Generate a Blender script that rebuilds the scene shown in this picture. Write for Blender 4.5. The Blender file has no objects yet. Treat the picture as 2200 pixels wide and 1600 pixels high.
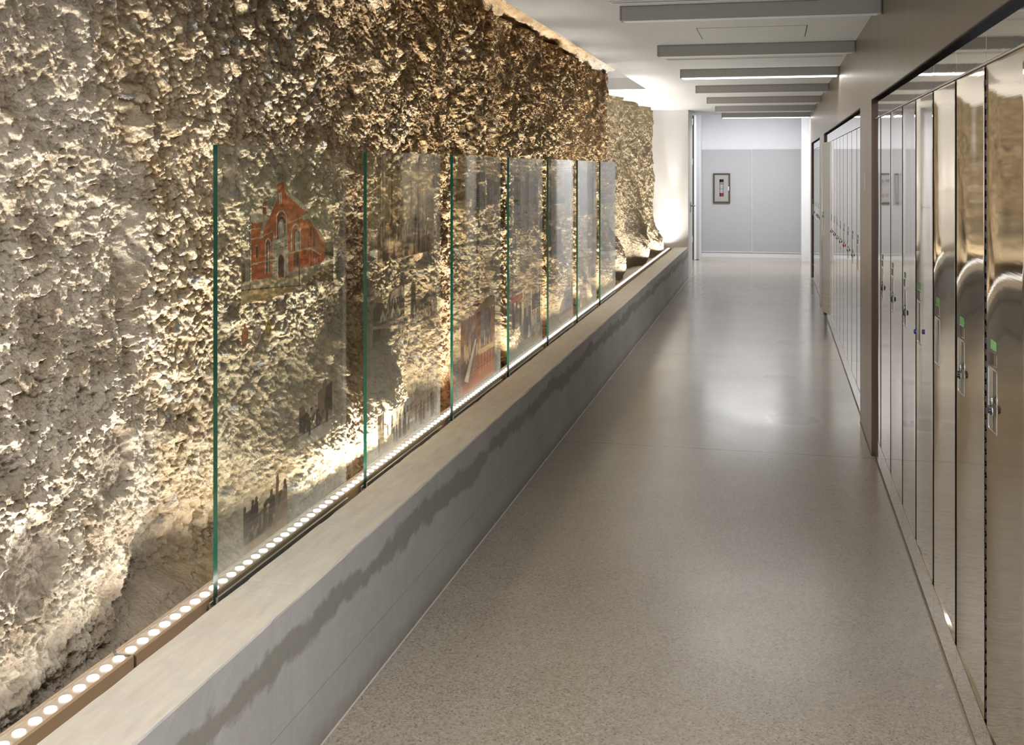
import bpy, bmesh, math, random
import numpy as np
from mathutils import Vector, Matrix
random.seed(7)
SC = bpy.context.scene
COL = SC.collection
PI = math.pi

# ------------------------------------------------------------------ camera geometry
TH = math.radians(13.25); CT, ST = math.cos(TH), math.sin(TH)
FP, U0, V0, H = 2400.0, 1100.0, 363.0, 1.55
def on_plane(u, v, x):
    """pixel of the photograph -> (y, z) on the vertical plane x = const"""
    k = (u - U0) / FP
    # (x c + y s) = k (y c - x s)
    y = x * (CT + k * ST) / (k * CT - ST)
    d = y * CT - x * ST
    return y, H - (v - V0) * d / FP
def project(x, y, z):
    d = y * CT - x * ST
    return U0 + FP * (x * CT + y * ST) / d, V0 - FP * (z - H) / d

cam = bpy.data.cameras.new('camera'); camo = bpy.data.objects.new('camera', cam); COL.objects.link(camo)
camo.location = (0, 0, H); camo.rotation_euler = (PI / 2, 0, TH)
cam.sensor_width = 36; cam.lens = FP / 2200 * 36; cam.shift_y = -(800 - V0) / 2200
cam.clip_start = 0.02; cam.clip_end = 100
SC.camera = camo

# ------------------------------------------------------------------ materials
def newmat(name):
    m = bpy.data.materials.new(name); m.use_nodes = True
    nt = m.node_tree; nt.nodes.clear()
    return m, nt
class N:
    """tiny node-graph helper"""
    def __init__(s, nt): s.nt = nt
    def __call__(s, kind, ins=None, **props):
        n = s.nt.nodes.new(kind)
        for k, v in props.items(): setattr(n, k, v)
        for k, v in (ins or {}).items():
            sock = n.inputs[k]
            if isinstance(v, bpy.types.NodeSocket): s.nt.links.new(v, sock)
            else:
                if hasattr(sock, 'default_value') and isinstance(v, (tuple, list)) and len(v) == 3 and sock.type == 'RGBA': v = (*v, 1)
                sock.default_value = v
        return n
    def math(s, op, a, b=None, c=None, clamp=False):
        n = s.nt.nodes.new('ShaderNodeMath'); n.operation = op; n.use_clamp = clamp
        for i, v in enumerate((a, b, c)):
            if v is None: continue
            if isinstance(v, bpy.types.NodeSocket): s.nt.links.new(v, n.inputs[i])
            else: n.inputs[i].default_value = v
        return n.outputs[0]
    def mix(s, f, a, b, blend='MIX'):
        n = s.nt.nodes.new('ShaderNodeMix'); n.data_type = 'RGBA'; n.blend_type = blend
        for i, v in ((0, f), (6, a), (7, b)):
            if isinstance(v, bpy.types.NodeSocket): s.nt.links.new(v, n.inputs[i])
            else: n.inputs[i].default_value = (*v, 1) if isinstance(v, (tuple, list)) else v
        return n.outputs[2]
    def ramp(s, f, lo, hi):
        n = s.nt.nodes.new('ShaderNodeMapRange'); n.clamp = True
        s.nt.links.new(f, n.inputs[0]); n.inputs[1].default_value = lo; n.inputs[2].default_value = hi
        return n.outputs[0]
    def pos(s, scale=(1, 1, 1)):
        g = s('ShaderNodeNewGeometry')
        return s('ShaderNodeMapping', {'Vector': g.outputs['Position'], 'Scale': scale}).outputs[0]
    def noise(s, vec, scale, detail=4, rough=.55):
        return s('ShaderNodeTexNoise', {'Vector': vec, 'Scale': scale, 'Detail': detail, 'Roughness': rough}).outputs[0]
    def out(s, sh): s('ShaderNodeOutputMaterial', {'Surface': sh})

def plain(name, col, rough=.5, metal=0, spec=.5, var=.04, vscale=6, bump=0, bscale=80, coat=0, aniso=0):
    m, nt = newmat(name); n = N(nt)
    p = n.pos()
    f = n.noise(p, vscale, 3)
    c = n.mix(f, tuple(max(0, x * (1 - var)) for x in col), tuple(min(1, x * (1 + var)) for x in col))
    ins = {'Base Color': c, 'Roughness': rough, 'Metallic': metal, 'Specular IOR Level': spec, 'Coat Weight': coat}
    b = n('ShaderNodeBsdfPrincipled', ins)
    if aniso: b.inputs['Anisotropic'].default_value = aniso
    if bump:
        bn = n('ShaderNodeBump', {'Height': n.noise(p, bscale, 4), 'Strength': bump, 'Distance': .002})
        nt.links.new(bn.outputs[0], b.inputs['Normal'])
    n.out(b.outputs[0]); return m

def emit(name, col, st):
    m, nt = newmat(name); n = N(nt)
    n.out(n('ShaderNodeEmission', {'Color': col, 'Strength': st}).outputs[0]); return m

M = {}
M['white_paint'] = plain('white_paint', (.80, .80, .80), .6, bump=.1)
M['lilac_paint'] = plain('lilac_paint', (.76, .76, .80), .6)
M['ceiling_paint'] = plain('ceiling_paint', (.57, .575, .58), .7, bump=.08)
M['grey_panel'] = plain('grey_panel', (.44, .44, .45), .45, var=.02)
M['beam_grey'] = plain('beam_grey', (.43, .43, .425), .5, var=.02)
M['dark_grey'] = plain('dark_grey', (.42, .43, .45), .5)
M['door_brown'] = plain('door_brown', (.12, .105, .09), .5)
M['bronze'] = plain('bronze', (.50, .36, .23), .45, metal=.3, var=.12)
M['black_gap'] = plain('black_gap', (.018, .014, .012), .6)
M['hinge_metal'] = plain('hinge_metal', (.10, .085, .095), .4, metal=.6)
M['black_plastic'] = plain('black_plastic', (.012, .013, .014), .35)
M['blue_plastic'] = plain('blue_plastic', (.03, .04, .25), .35)
M['red_plastic'] = plain('red_plastic', (.42, .03, .02), .35)
M['silver_plastic'] = plain('silver_plastic', (.30, .30, .31), .35, metal=.5)
M['chrome'] = plain('chrome', (.80, .79, .77), .16, metal=1)
M['satin_bar'] = plain('satin_bar', (.82, .82, .80), .32, metal=.85)
M['green_tape'] = plain('green_tape', (.20, .50, .17), .6)
M['frame_brown'] = plain('frame_brown', (.085, .06, .035), .4)
M['red_paint'] = plain('red_paint', (.50, .03, .015), .3)
M['white_label'] = plain('white_label', (.75, .76, .78), .5)
M['aluminium'] = plain('aluminium', (.55, .54, .52), .35, metal=.9)
M['led'] = emit('led', (.95, .97, 1), 7.0)
M['tube'] = emit('tube', (1, .98, .96), 7.0)

def mat_rock():
    m, nt = newmat('rock'); n = N(nt)
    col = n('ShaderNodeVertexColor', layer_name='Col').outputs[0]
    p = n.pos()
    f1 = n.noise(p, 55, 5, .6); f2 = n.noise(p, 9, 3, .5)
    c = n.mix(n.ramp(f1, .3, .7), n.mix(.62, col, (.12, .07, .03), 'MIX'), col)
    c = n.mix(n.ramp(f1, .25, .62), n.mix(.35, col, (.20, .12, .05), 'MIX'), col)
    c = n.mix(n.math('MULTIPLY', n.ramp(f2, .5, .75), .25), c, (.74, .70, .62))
    b = n('ShaderNodeBsdfPrincipled', {'Base Color': c, 'Roughness': .8, 'Specular IOR Level': .35})
    v = n('ShaderNodeTexVoronoi', {'Vector': p, 'Scale': 110.0})
    h = n.math('ADD', n.math('ADD', n.noise(p, 150, 6, .7), n.math('MULTIPLY', v.outputs['Distance'], .6)), n.math('MULTIPLY', n.noise(p, 48, 4, .6), 1.4))
    bn = n('ShaderNodeBump', {'Height': h, 'Strength': 1.0, 'Distance': .011})
    nt.links.new(bn.outputs[0], b.inputs['Normal'])
    n.out(b.outputs[0]); return m
M['rock'] = mat_rock()

def mat_curb():
    m, nt = newmat('curb_concrete'); n = N(nt)
    g = n('ShaderNodeNewGeometry'); P = g.outputs['Position']
    sep = n('ShaderNodeSeparateXYZ', {'Vector': P}); y, z = sep.outputs[1], sep.outputs[2]
    nz = n('ShaderNodeSeparateXYZ', {'Vector': g.outputs['True Normal']}).outputs[2]
    top = n.ramp(nz, .4, .6)
    big = n.noise(P, 1.6, 4, .6); fine = n.noise(P, 26, 5, .6)
    face = n.mix(n.ramp(big, .3, .7), (.53, .53, .525), (.67, .67, .66))
    face = n.mix(n.math('MULTIPLY', n.ramp(fine, .45, .75), .3), face, (.72, .72, .71))
    # wet stain: a ragged band under the top edge
    ed = n.noise(n('ShaderNodeMapping', {'Vector': P, 'Scale': (1, 1, 1.2)}).outputs[0], 5.5, 5, .65)
    slow = n.noise(n('ShaderNodeMapping', {'Vector': P, 'Scale': (0, 1, 0)}).outputs[0], 1.3, 3)
    cz = n.math('ADD', n.math('MULTIPLY', slow, .12), .285)
    dz = n.math('ABSOLUTE', n.math('SUBTRACT', z, cz))
    wid = n.math('SUBTRACT', n.math('MULTIPLY', ed, .15), .035)
    st = n.ramp(n.math('SUBTRACT', wid, dz), -.004, .014)
    face = n.mix(n.math('MULTIPLY', st, .6), face, (.25, .235, .19))
    # board lines and joints
    for zz in (.155,):
        l = n.math('LESS_THAN', n.math('ABSOLUTE', n.math('SUBTRACT', z, zz)), .0012)
        face = n.mix(n.math('MULTIPLY', l, .5), face, (.16, .13, .10))
    jl = n.math('LESS_THAN', n.math('ABSOLUTE', n.math('SUBTRACT', n.math('MODULO', n.math('ADD', y, 8.36), 2.44), 1.22)), .0018)
    face = n.mix(n.math('MULTIPLY', jl, .45), face, (.5, .49, .46))
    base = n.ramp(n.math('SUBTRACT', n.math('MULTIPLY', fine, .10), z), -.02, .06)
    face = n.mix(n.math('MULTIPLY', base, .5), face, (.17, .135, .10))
    tstr = n.noise(n('ShaderNodeMapping', {'Vector': P, 'Scale': (3, .5, 1), 'Rotation': (0, 0, .5)}).outputs[0], 14, 5, .6)
    topc = n.mix(n.ramp(tstr, .3, .7), (.60, .56, .48), (.72, .68, .59))
    topc = n.mix(n.math('MULTIPLY', n.ramp(n.noise(P, 9, 3), .60, .63), .45), topc, (.62, .58, .54))
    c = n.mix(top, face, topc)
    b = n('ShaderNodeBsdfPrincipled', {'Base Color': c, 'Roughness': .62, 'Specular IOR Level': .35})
    bn = n('ShaderNodeBump', {'Height': n.math('ADD', fine, n.math('MULTIPLY', tstr, .6)), 'Strength': .25, 'Distance': .006})
    nt.links.new(bn.outputs[0], b.inputs['Normal'])
    n.out(b.outputs[0]); return m
M['curb'] = mat_curb()

def mat_floor():
    m, nt = newmat('polished_concrete'); n = N(nt)
    g = n('ShaderNodeNewGeometry'); P = g.outputs['Position']
    sep = n('ShaderNodeSeparateXYZ', {'Vector': P}); x, y = sep.outputs[0], sep.outputs[1]
    big = n.noise(P, 1.1, 4, .55)
    c = n.mix(n.ramp(big, .3, .7), (.345, .305, .25), (.42, .38, .32))
    wp = n('ShaderNodeMix', {0: .012, 4: P, 5: n('ShaderNodeTexNoise', {'Vector': P, 'Scale': 60.0}).outputs[1]}, data_type='VECTOR').outputs[1]
    vo = n('ShaderNodeTexVoronoi', {'Vector': wp, 'Scale': 88.0, 'Randomness': 1.0})
    rnd = n('ShaderNodeSeparateXYZ', {'Vector': vo.outputs['Color']})
    inside = n.ramp(vo.outputs['Distance'], .52, .36)
    vo2 = n('ShaderNodeTexVoronoi', {'Vector': wp, 'Scale': 135.0}); rn2 = n('ShaderNodeSeparateXYZ', {'Vector': vo2.outputs['Color']})
    dark = n.math('MULTIPLY', n.math('GREATER_THAN', rn2.outputs[0], .88), n.ramp(vo2.outputs['Distance'], .5, .36))
    dk2 = n.math('MULTIPLY', n.math('GREATER_THAN', rnd.outputs[2], .66), inside)
    lite = n.math('MULTIPLY', n.math('GREATER_THAN', rnd.outputs[1], .52), inside)
    # aggregate shows strongest at the near end, the slab is creamier further on
    expo = n.ramp(n.math('ADD', y, n.math('MULTIPLY', big, 3.5)), 9.5, 4.0)
    k = n.math('ADD', n.math('MULTIPLY', expo, .85), .15)
    c = n.mix(n.math('MULTIPLY', dk2, n.math('MULTIPLY', k, .7)), c, (.20, .135, .085))
    c = n.mix(n.math('MULTIPLY', lite, n.math('MULTIPLY', k, .7)), c, (.52, .48, .42))
    c = n.mix(n.math('MULTIPLY', dark, n.math('MULTIPLY', k, .85)), c, (.07, .065, .062))
    vo3 = n('ShaderNodeTexVoronoi', {'Vector': wp, 'Scale': 190.0}); rn3 = n('ShaderNodeSeparateXYZ', {'Vector': vo3.outputs['Color']})
    c = n.mix(n.math('MULTIPLY', n.math('GREATER_THAN', rn3.outputs[0], .62), n.math('MULTIPLY', k, .45)), c, (.50, .46, .40))
    c = n.mix(n.math('MULTIPLY', n.math('GREATER_THAN', rn3.outputs[1], .70), n.math('MULTIPLY', k, .5)), c, (.20, .15, .105))
    fine = n.noise(P, 320, 3, .7)
    c = n.mix(n.math('MULTIPLY', n.ramp(fine, .35, .7), .25), c, (.22, .18, .14))
    # sawn joints
    for jy, sk in ((6.27, .012), (9.42, .012), (12.5, .01), (15.6, .01)):
        yy = n.math('SUBTRACT', y, jy)
        l = n.math('LESS_THAN', n.math('ABSOLUTE', yy), .0035)
        c = n.mix(n.math('MULTIPLY', l, .75), c, (.10, .08, .065))
    # repair patches: irregular worn ring and small stains
    for (sx, sy, rx, ry, st) in ((.11, 7.15, .155, .19, .55), (.03, 8.55, .13, .13, .35), (.14, 10.3, .14, .16, .35)):
        dx = n.math('DIVIDE', n.math('SUBTRACT', x, sx), rx); dy = n.math('DIVIDE', n.math('SUBTRACT', y, sy), ry)
        r = n.math('SQRT', n.math('ADD', n.math('MULTIPLY', dx, dx), n.math('MULTIPLY', dy, dy)))
        r = n.math('ADD', r, n.math('MULTIPLY', n.math('SUBTRACT', n.noise(P, 14, 3), .5), .7))
        c = n.mix(n.math('MULTIPLY', n.ramp(r, 1.25, 1.0), st * .35), c, (.60, .56, .49))
        c = n.mix(n.math('MULTIPLY', n.ramp(r, 1.02, .9), st * 1.2), c, (.25, .22, .18))
    ro = n.math('ADD', n.math('ADD', n.math('MULTIPLY', n.noise(P, 2.3, 4, .6), .10), .125), n.math('MULTIPLY', expo, .11))
    b = n('ShaderNodeBsdfPrincipled', {'Base Color': c, 'Roughness': ro, 'IOR': 1.56, 'Specular IOR Level': .62})
    bh = n.noise(n('ShaderNodeMapping', {'Vector': P, 'Scale': (1, .6, 1)}).outputs[0], 7, 3, .5)
    bn = n('ShaderNodeBump', {'Height': bh, 'Strength': .16, 'Distance': .004})
    nt.links.new(bn.outputs[0], b.inputs['Normal'])
    n.out(b.outputs[0]); return m
M['floor'] = mat_floor()

def mat_steel(name, col, rough, streak_scale, bump, aniso=0, cvar=.1):
    m, nt = newmat(name); n = N(nt)
    p = n.pos(streak_scale)
    s = n.noise(p, 1, 4, .6)
    c = n.mix(s, tuple(x * (1 - cvar) for x in col), tuple(min(1, x * (1 + cvar)) for x in col))
    r = n.math('ADD', n.math('MULTIPLY', s, rough * .5), rough * .75)
    b = n('ShaderNodeBsdfPrincipled', {'Base Color': c, 'Roughness': r, 'Metallic': 1.0, 'Anisotropic': aniso})
    if bump:
        bn = n('ShaderNodeBump', {'Height': s, 'Strength': bump, 'Distance': .0006})
        nt.links.new(bn.outputs[0], b.inputs['Normal'])
    n.out(b.outputs[0]); return m
M['mirror_steel'] = mat_steel('mirror_steel', (.69, .61, .49), .035, (.2, .6, 240), .05, cvar=.05)
M['filler_steel'] = mat_steel('filler_steel', (.60, .545, .46), .03, (.2, .6, 240), .03, cvar=.04)
M['wall_steel'] = mat_steel('wall_steel', (.35, .295, .225), .33, (1, 16, .25), .35, cvar=.07)
M['reveal'] = mat_steel('reveal_steel', (.09, .065, .055), .3, (1, 3, 3), .05)

def schlick(n, f0=.04):
    g = n('ShaderNodeNewGeometry')
    d = n('ShaderNodeVectorMath', {0: g.outputs['Normal'], 1: g.outputs['Incoming']}, operation='DOT_PRODUCT').outputs['Value']
    k = n.math('POWER', n.math('SUBTRACT', 1.0, n.math('ABSOLUTE', d), clamp=True), 5.0)
    return n.math('ADD', n.math('MULTIPLY', k, 1 - f0), f0)
def mat_glass(name, tint, haze, hazecol=(.75, .80, .77), refl=1.0):
    m, nt = newmat(name); n = N(nt)
    tr = n('ShaderNodeBsdfTransparent', {'Color': tint})
    df = n('ShaderNodeBsdfTranslucent', {'Color': hazecol}); d2 = n('ShaderNodeBsdfDiffuse', {'Color': hazecol})
    dd = n('ShaderNodeMixShader', {0: .5, 1: df.outputs[0], 2: d2.outputs[0]})
    a = n('ShaderNodeMixShader', {0: haze, 1: tr.outputs[0], 2: dd.outputs[0]})
    gl = n('ShaderNodeBsdfGlossy', {'Roughness': .02})
    f = n.math('MULTIPLY', schlick(n), refl)
    n.out(n('ShaderNodeMixShader', {0: f, 1: a.outputs[0], 2: gl.outputs[0]}).outputs[0]); return m
M['glass'] = mat_glass('glass', (.93, .96, .94), .035)
M['glass_rim'] = mat_glass('glass_rim', (.88, .94, .91), .06)
M['lens'] = mat_glass('clear_lens', (.97, .97, .97), .12, refl=.6)
M['glass_edge'] = plain('glass_edge', (.004, .040, .024), .15, var=.5, vscale=3)
M['ext_window'] = mat_glass('window_glass', (.93, .93, .93), .0)

def mat_print():
    m, nt = newmat('printed_film'); n = N(nt)
    vc = n('ShaderNodeVertexColor', layer_name='Col')
    col, al = vc.outputs[0], vc.outputs[1]
    tcol = n.mix(al, (1, 1, 1), col)
    tr = n('ShaderNodeBsdfTransparent', {'Color': tcol})
    df = n('ShaderNodeMixShader', {0: .72, 1: n('ShaderNodeBsdfTranslucent', {'Color': col}).outputs[0], 2: n('ShaderNodeBsdfDiffuse', {'Color': col}).outputs[0]})
    n.out(n('ShaderNodeMixShader', {0: n.math('MULTIPLY', al, .80), 1: tr.outputs[0], 2: df.outputs[0]}).outputs[0]); return m
M['print'] = mat_print()
def mat_ink():
    m, nt = newmat('dark_ink'); n = N(nt)
    tr = n('ShaderNodeBsdfTransparent', {'Color': (.30, .27, .23)})
    df = n('ShaderNodeBsdfDiffuse', {'Color': (.06, .05, .04)})
    n.out(n('ShaderNodeMixShader', {0: .5, 1: tr.outputs[0], 2: df.outputs[0]}).outputs[0]); return m
M['ink'] = mat_ink()

# ------------------------------------------------------------------ mesh helpers
class MB:
    def __init__(s): s.v = []; s.f = []; s.mi = []; s.sm = []
    def add(s, vs, fs, mi=0, smooth=False):
        b = len(s.v); s.v += [tuple(v) for v in vs]
        for f in fs: s.f.append(tuple(b + i for i in f)); s.mi.append(mi); s.sm.append(smooth)
    def box(s, x0, x1, y0, y1, z0, z1, mi=0, bev=0):
        if x0 > x1: x0, x1 = x1, x0
        if y0 > y1: y0, y1 = y1, y0
        if z0 > z1: z0, z1 = z1, z0
        if bev:
            bm = bmesh.new(); bmesh.ops.create_cube(bm, size=1)
            for v in bm.verts: v.co = ((x0 + x1) / 2 + v.co.x * (x1 - x0), (y0 + y1) / 2 + v.co.y * (y1 - y0), (z0 + z1) / 2 + v.co.z * (z1 - z0))
            bmesh.ops.bevel(bm, geom=bm.edges[:], offset=bev, segments=2, affect='EDGES')
            bm.verts.index_update()
            s.add([v.co[:] for v in bm.verts], [[v.index for v in f.verts] for f in bm.faces], mi); bm.free(); return
        s.add([(x0, y0, z0), (x1, y0, z0), (x1, y1, z0), (x0, y1, z0), (x0, y0, z1), (x1, y0, z1), (x1, y1, z1), (x0, y1, z1)],
              [(0, 3, 2, 1), (4, 5, 6, 7), (0, 1, 5, 4), (1, 2, 6, 5), (2, 3, 7, 6), (3, 0, 4, 7)], mi)
    def cyl(s, c, axis, r, h, seg=24, mi=0, r2=None, ridge=0):
        """cylinder from c along axis ('x','y','z' signed length h)"""
        r2 = r if r2 is None else r2
        vs = []
        for k, (hh, rr) in enumerate(((0, r), (h, r2))):
            for i in range(seg):
                a = 2 * PI * i / seg; q = rr * (1 - ridge * (i % 2)); p, t = q * math.cos(a), q * math.sin(a)
                vs.append({'x': (c[0] + hh, c[1] + p, c[2] + t), 'y': (c[0] + p, c[1] + hh, c[2] + t), 'z': (c[0] + p, c[1] + t, c[2] + hh)}[axis])
        s.add(vs, [(i, (i + 1) % seg, seg + (i + 1) % seg, seg + i) for i in range(seg)], mi, not ridge)
        s.add(vs[:seg], [tuple(range(seg))], mi); s.add(vs[seg:], [tuple(range(seg))], mi)
    def tube(s, pts, r, seg=10, mi=0):
        pts = [Vector(p) for p in pts]; rings = []
        for i, p in enumerate(pts):
            t = (pts[min(i + 1, len(pts) - 1)] - pts[max(i - 1, 0)]).normalized()
            a = t.orthogonal().normalized() if i == 0 else (pa - t * pa.dot(t)).normalized()
            pa = a; b = t.cross(a)
            rings.append([p + a * r * math.cos(2 * PI * k / seg) + b * r * math.sin(2 * PI * k / seg) for k in range(seg)])
        vs = [v for rg in rings for v in rg]; fs = []
        for i in range(len(pts) - 1):
            for k in range(seg): fs.append((i * seg + k, i * seg + (k + 1) % seg, (i + 1) * seg + (k + 1) % seg, (i + 1) * seg + k))
        fs += [tuple(range(seg)), tuple(range((len(pts) - 1) * seg, len(pts) * seg))]
        s.add(vs, fs, mi, True)
    def prism(s, prof, y0, y1, mi=0):
        """closed profile of (x, z) points extruded along y"""
        k = len(prof)
        s.add([(x, y0, z) for x, z in prof] + [(x, y1, z) for x, z in prof],
              [(i, (i + 1) % k, k + (i + 1) % k, k + i) for i in range(k)] + [tuple(range(k))[::-1], tuple(range(k, 2 * k))], mi)
    def mesh(s, name, mats):
        me = bpy.data.meshes.new(name); me.from_pydata(s.v, [], s.f)
        for m in (mats if isinstance(mats, (list, tuple)) else [mats]): me.materials.append(m)
        me.polygons.foreach_set('material_index', s.mi); me.polygons.foreach_set('use_smooth', s.sm)
        bm = bmesh.new(); bm.from_mesh(me); bmesh.ops.recalc_face_normals(bm, faces=bm.faces[:]); bm.to_mesh(me); bm.free()
        me.update(); return me
    def build(s, name, mats, parent=None, loc=None):
        o = bpy.data.objects.new(name, s.mesh(name, mats)); COL.objects.link(o)
        if parent: o.parent = parent
        if loc: o.location = loc
        return o
def tag(o, label=None, cat=None, group=None, kind=None):
    for k, v in (('label', label), ('category', cat), ('group', group), ('kind', kind)):
        if v: o[k] = v
    return o
def empty(name, loc, label, cat, group=None):
    o = bpy.data.objects.new(name, None); COL.objects.link(o); o.location = loc; o.empty_display_size = .1
    return tag(o, label, cat, group)
def dup(o, parent=None, skip=()):
    c = o.copy(); COL.objects.link(c); c.parent = parent
    for ch in [q for q in bpy.data.objects if q.parent == o]:
        if ch.name.split('.')[0] in skip: continue
        dup(ch, c, skip)
    return c
def grid_mesh(name, X, Y, Z, col, mat, smooth=True):
    R, C = Y.shape
    me = bpy.data.meshes.new(name)
    co = np.stack([X, Y, Z], -1).reshape(-1, 3).astype(np.float32)
    idx = np.arange(R * C).reshape(R, C)
    q = np.stack([idx[:-1, :-1], idx[:-1, 1:], idx[1:, 1:], idx[1:, :-1]], -1).reshape(-1, 4).astype(np.int32)
    return raw_mesh(me, co, q, col, mat, smooth)
def raw_mesh(me, co, q, col, mat, smooth=True):
    me.vertices.add(len(co)); me.vertices.foreach_set('co', co.ravel())
    me.loops.add(q.size); me.loops.foreach_set('vertex_index', q.ravel())
    me.polygons.add(len(q)); me.polygons.foreach_set('loop_start', np.arange(0, q.size, 4, dtype=np.int32))
    me.update(calc_edges=True)
    me.polygons.foreach_set('use_smooth', np.full(len(q), smooth))
    if col is not None:
        a = me.color_attributes.new('Col', 'FLOAT_COLOR', 'POINT'); a.data.foreach_set('color', col.reshape(-1, 4).astype(np.float32).ravel())
    me.materials.append(mat); me.validate(); return me

# ------------------------------------------------------------------ numpy noise
def hsh(i, j, s):
    h = (i.astype(np.int64) * 374761393 + j.astype(np.int64) * 668265263 + s * 1442695041) & 0xffffffff
    h = ((h ^ (h >> 13)) * 1274126177) & 0xffffffff
    h = (h ^ (h >> 16)) & 0xffffffff
    return (h / 4294967295.0).astype(np.float32)
def vn(x, y, s=0):
    i = np.floor(x); j = np.floor(y); fx = x - i; fy = y - j
    fx = fx * fx * (3 - 2 * fx); fy = fy * fy * (3 - 2 * fy)
    a = hsh(i, j, s); b = hsh(i + 1, j, s); c = hsh(i, j + 1, s); d = hsh(i + 1, j + 1, s)
    return (a + (b - a) * fx) * (1 - fy) + (c + (d - c) * fx) * fy
def fbm(x, y, o=4, s=0, g=.5):
    t = 0; a = 1; n = 0
    for k in range(o):
        t = t + a * vn(x, y, s + k * 17); n += a; a *= g; x = x * 2.03 + 3.1; y = y * 2.03 + 1.7
    return t / n
def ridged(x, y, o=4, s=0, g=.5):
    t = 0; a = 1; n = 0
    for k in range(o):
        t = t + a * (1 - np.abs(2 * vn(x, y, s + k * 17) - 1)); n += a; a *= g; x = x * 2.03 + 3.1; y = y * 2.03 + 1.7
    return t / n
def worley(x, y, s=0):
    i = np.floor(x); j = np.floor(y); f1 = np.full(x.shape, 9., np.float32); f2 = f1.copy(); rid = np.zeros(x.shape, np.float32)
    for a in (-1, 0, 1):
        for b in (-1, 0, 1):
            ci = i + a; cj = j + b
            dx = ci + hsh(ci, cj, s) - x; dy = cj + hsh(ci, cj, s + 5) - y
            d = dx * dx + dy * dy
            near = d < f1
            f2 = np.where(near, f1, np.minimum(f2, d)); rid = np.where(near, hsh(ci, cj, s + 9), rid); f1 = np.where(near, d, f1)
    return np.sqrt(f1), np.sqrt(f2), rid
def ss(a, b, x):
    t = np.clip((x - a) / (b - a), 0, 1); return t * t * (3 - 2 * t)
def gz(y, z, cy, cz, ry, rz): return np.exp(-((y - cy) / ry) ** 2 - ((z - cz) / rz) ** 2)
def lerp3(a, b, t): return a * (1 - t[..., None]) + b * t[..., None]
C3 = lambda *c: np.array(c, np.float32)

# ------------------------------------------------------------------ the excavated rock wall
def rock_detail(y, z, peb, seed):
    """returns displacement towards the corridor and base colour"""
    wy = y + .035 * (fbm(y * 7, z * 7, 3, seed + 1) - .5); wz = z + .035 * (fbm(y * 7, z * 7, 3, seed + 2) - .5)
    wy += .012 * (fbm(y * 30, z * 30, 2, seed + 4) - .5); wz += .012 * (fbm(y * 30, z * 30, 2, seed + 6) - .5)
    f1, f2, rid = worley(wy / .033, wz / .026, seed + 11)
    zone = ss(.38, .58, fbm(y * 1.9, z * 1.9, 3, seed + 61))      # coarse / fine gravel lenses
    on = (rid > .38)
    dome = np.clip(1 - (f1 / .60) ** 2, 0, 1) ** .42 * on
    g1, g2, rid2 = worley(wy / .0165, wz / .0135, seed + 23)
    on2 = rid2 > .22
    dome2 = np.clip(1 - (g1 / .60) ** 2, 0, 1) ** .5 * on2
    k1, k2, rid3 = worley(wy / .0095, wz / .0080, seed + 31)
    dome3 = np.sqrt(np.clip(1 - (k1 / .6) ** 2, 0, 1))
    L1, L2, ridL = worley(wy / .105, wz / .085, seed + 27)        # the odd cobble
    domeL = np.sqrt(np.clip(1 - (L1 / .40) ** 2, 0, 1)) * (ridL > .80)
    rg = ridged(wy * 17, wz * 20, 5, seed + 41, .6)
    rg2 = ridged(wy * 38, wz * 44, 3, seed + 43, .6)
    med = fbm(y * 2.6, z * 2.2, 4, seed + 51)
    med2 = fbm(y * 7.5, z * 6, 3, seed + 57); med3 = fbm(wy * 19, wz * 15, 3, seed + 59, .6)
    h = .06 * (med - .5) + .030 * (med2 - .5) + .022 * (med3 - .5)
    big = np.maximum(dome * (.006 + .011 * rid) * (.35 + .65 * zone), domeL * .026)
    sm = dome2 * (.004 + .007 * rid2); mi = dome3 * .0024 * (.4 + rid3)
    hp = big + sm * (1 - .6 * dome) + mi + .016 * (rg - .5)
    hc = .030 * (rg - .5) + .022 * (rg2 - .5) + .55 * sm * (fbm(y * 9, z * 9, 2, seed + 71) > .42) + 1.3 * mi + .022 * (ridged(wy * 5.5, wz * 6.5, 3, seed + 75) - .5)
    h = h + hp * peb + hc * (1 - peb)
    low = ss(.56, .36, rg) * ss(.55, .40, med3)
    # colour
    t = fbm(y * 3, z * 3, 4, seed + 81)
    base = lerp3(C3(.40, .29, .165), C3(.56, .45, .295), ss(.3, .7, t))
    stone = lerp3(C3(.44, .33, .19), C3(.66, .575, .44), rid)
    stone = np.where((rid > .93)[..., None], C3(.30, .31, .31), stone)
    st2 = lerp3(C3(.40, .27, .13), C3(.66, .56, .41), rid2)
    c = lerp3(base, st2, dome2 * .8); c = lerp3(c, stone, ss(.1, .4, dome) * (.25 + .75 * zone))
    chalk = lerp3(C3(.40, .335, .25), C3(.60, .54, .44), ss(.32, .62, fbm(wy * 14, wz * 14, 4, seed + 91, .62)))
    c = lerp3(chalk, c, peb)
    c = np.where((domeL > .05)[..., None] & (peb > .5)[..., None], stone * .9, c)
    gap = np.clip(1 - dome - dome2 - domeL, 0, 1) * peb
    c = lerp3(c, C3(.24, .17, .10), low * .4)  # recess shade put into the colour, deepens contrast in the hollows
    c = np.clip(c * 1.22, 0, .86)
    c = lerp3(c, C3(.26, .18, .10), gap * .55)                    # clay between the pebbles, gaps also shaded in the colour
    return h, c

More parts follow.
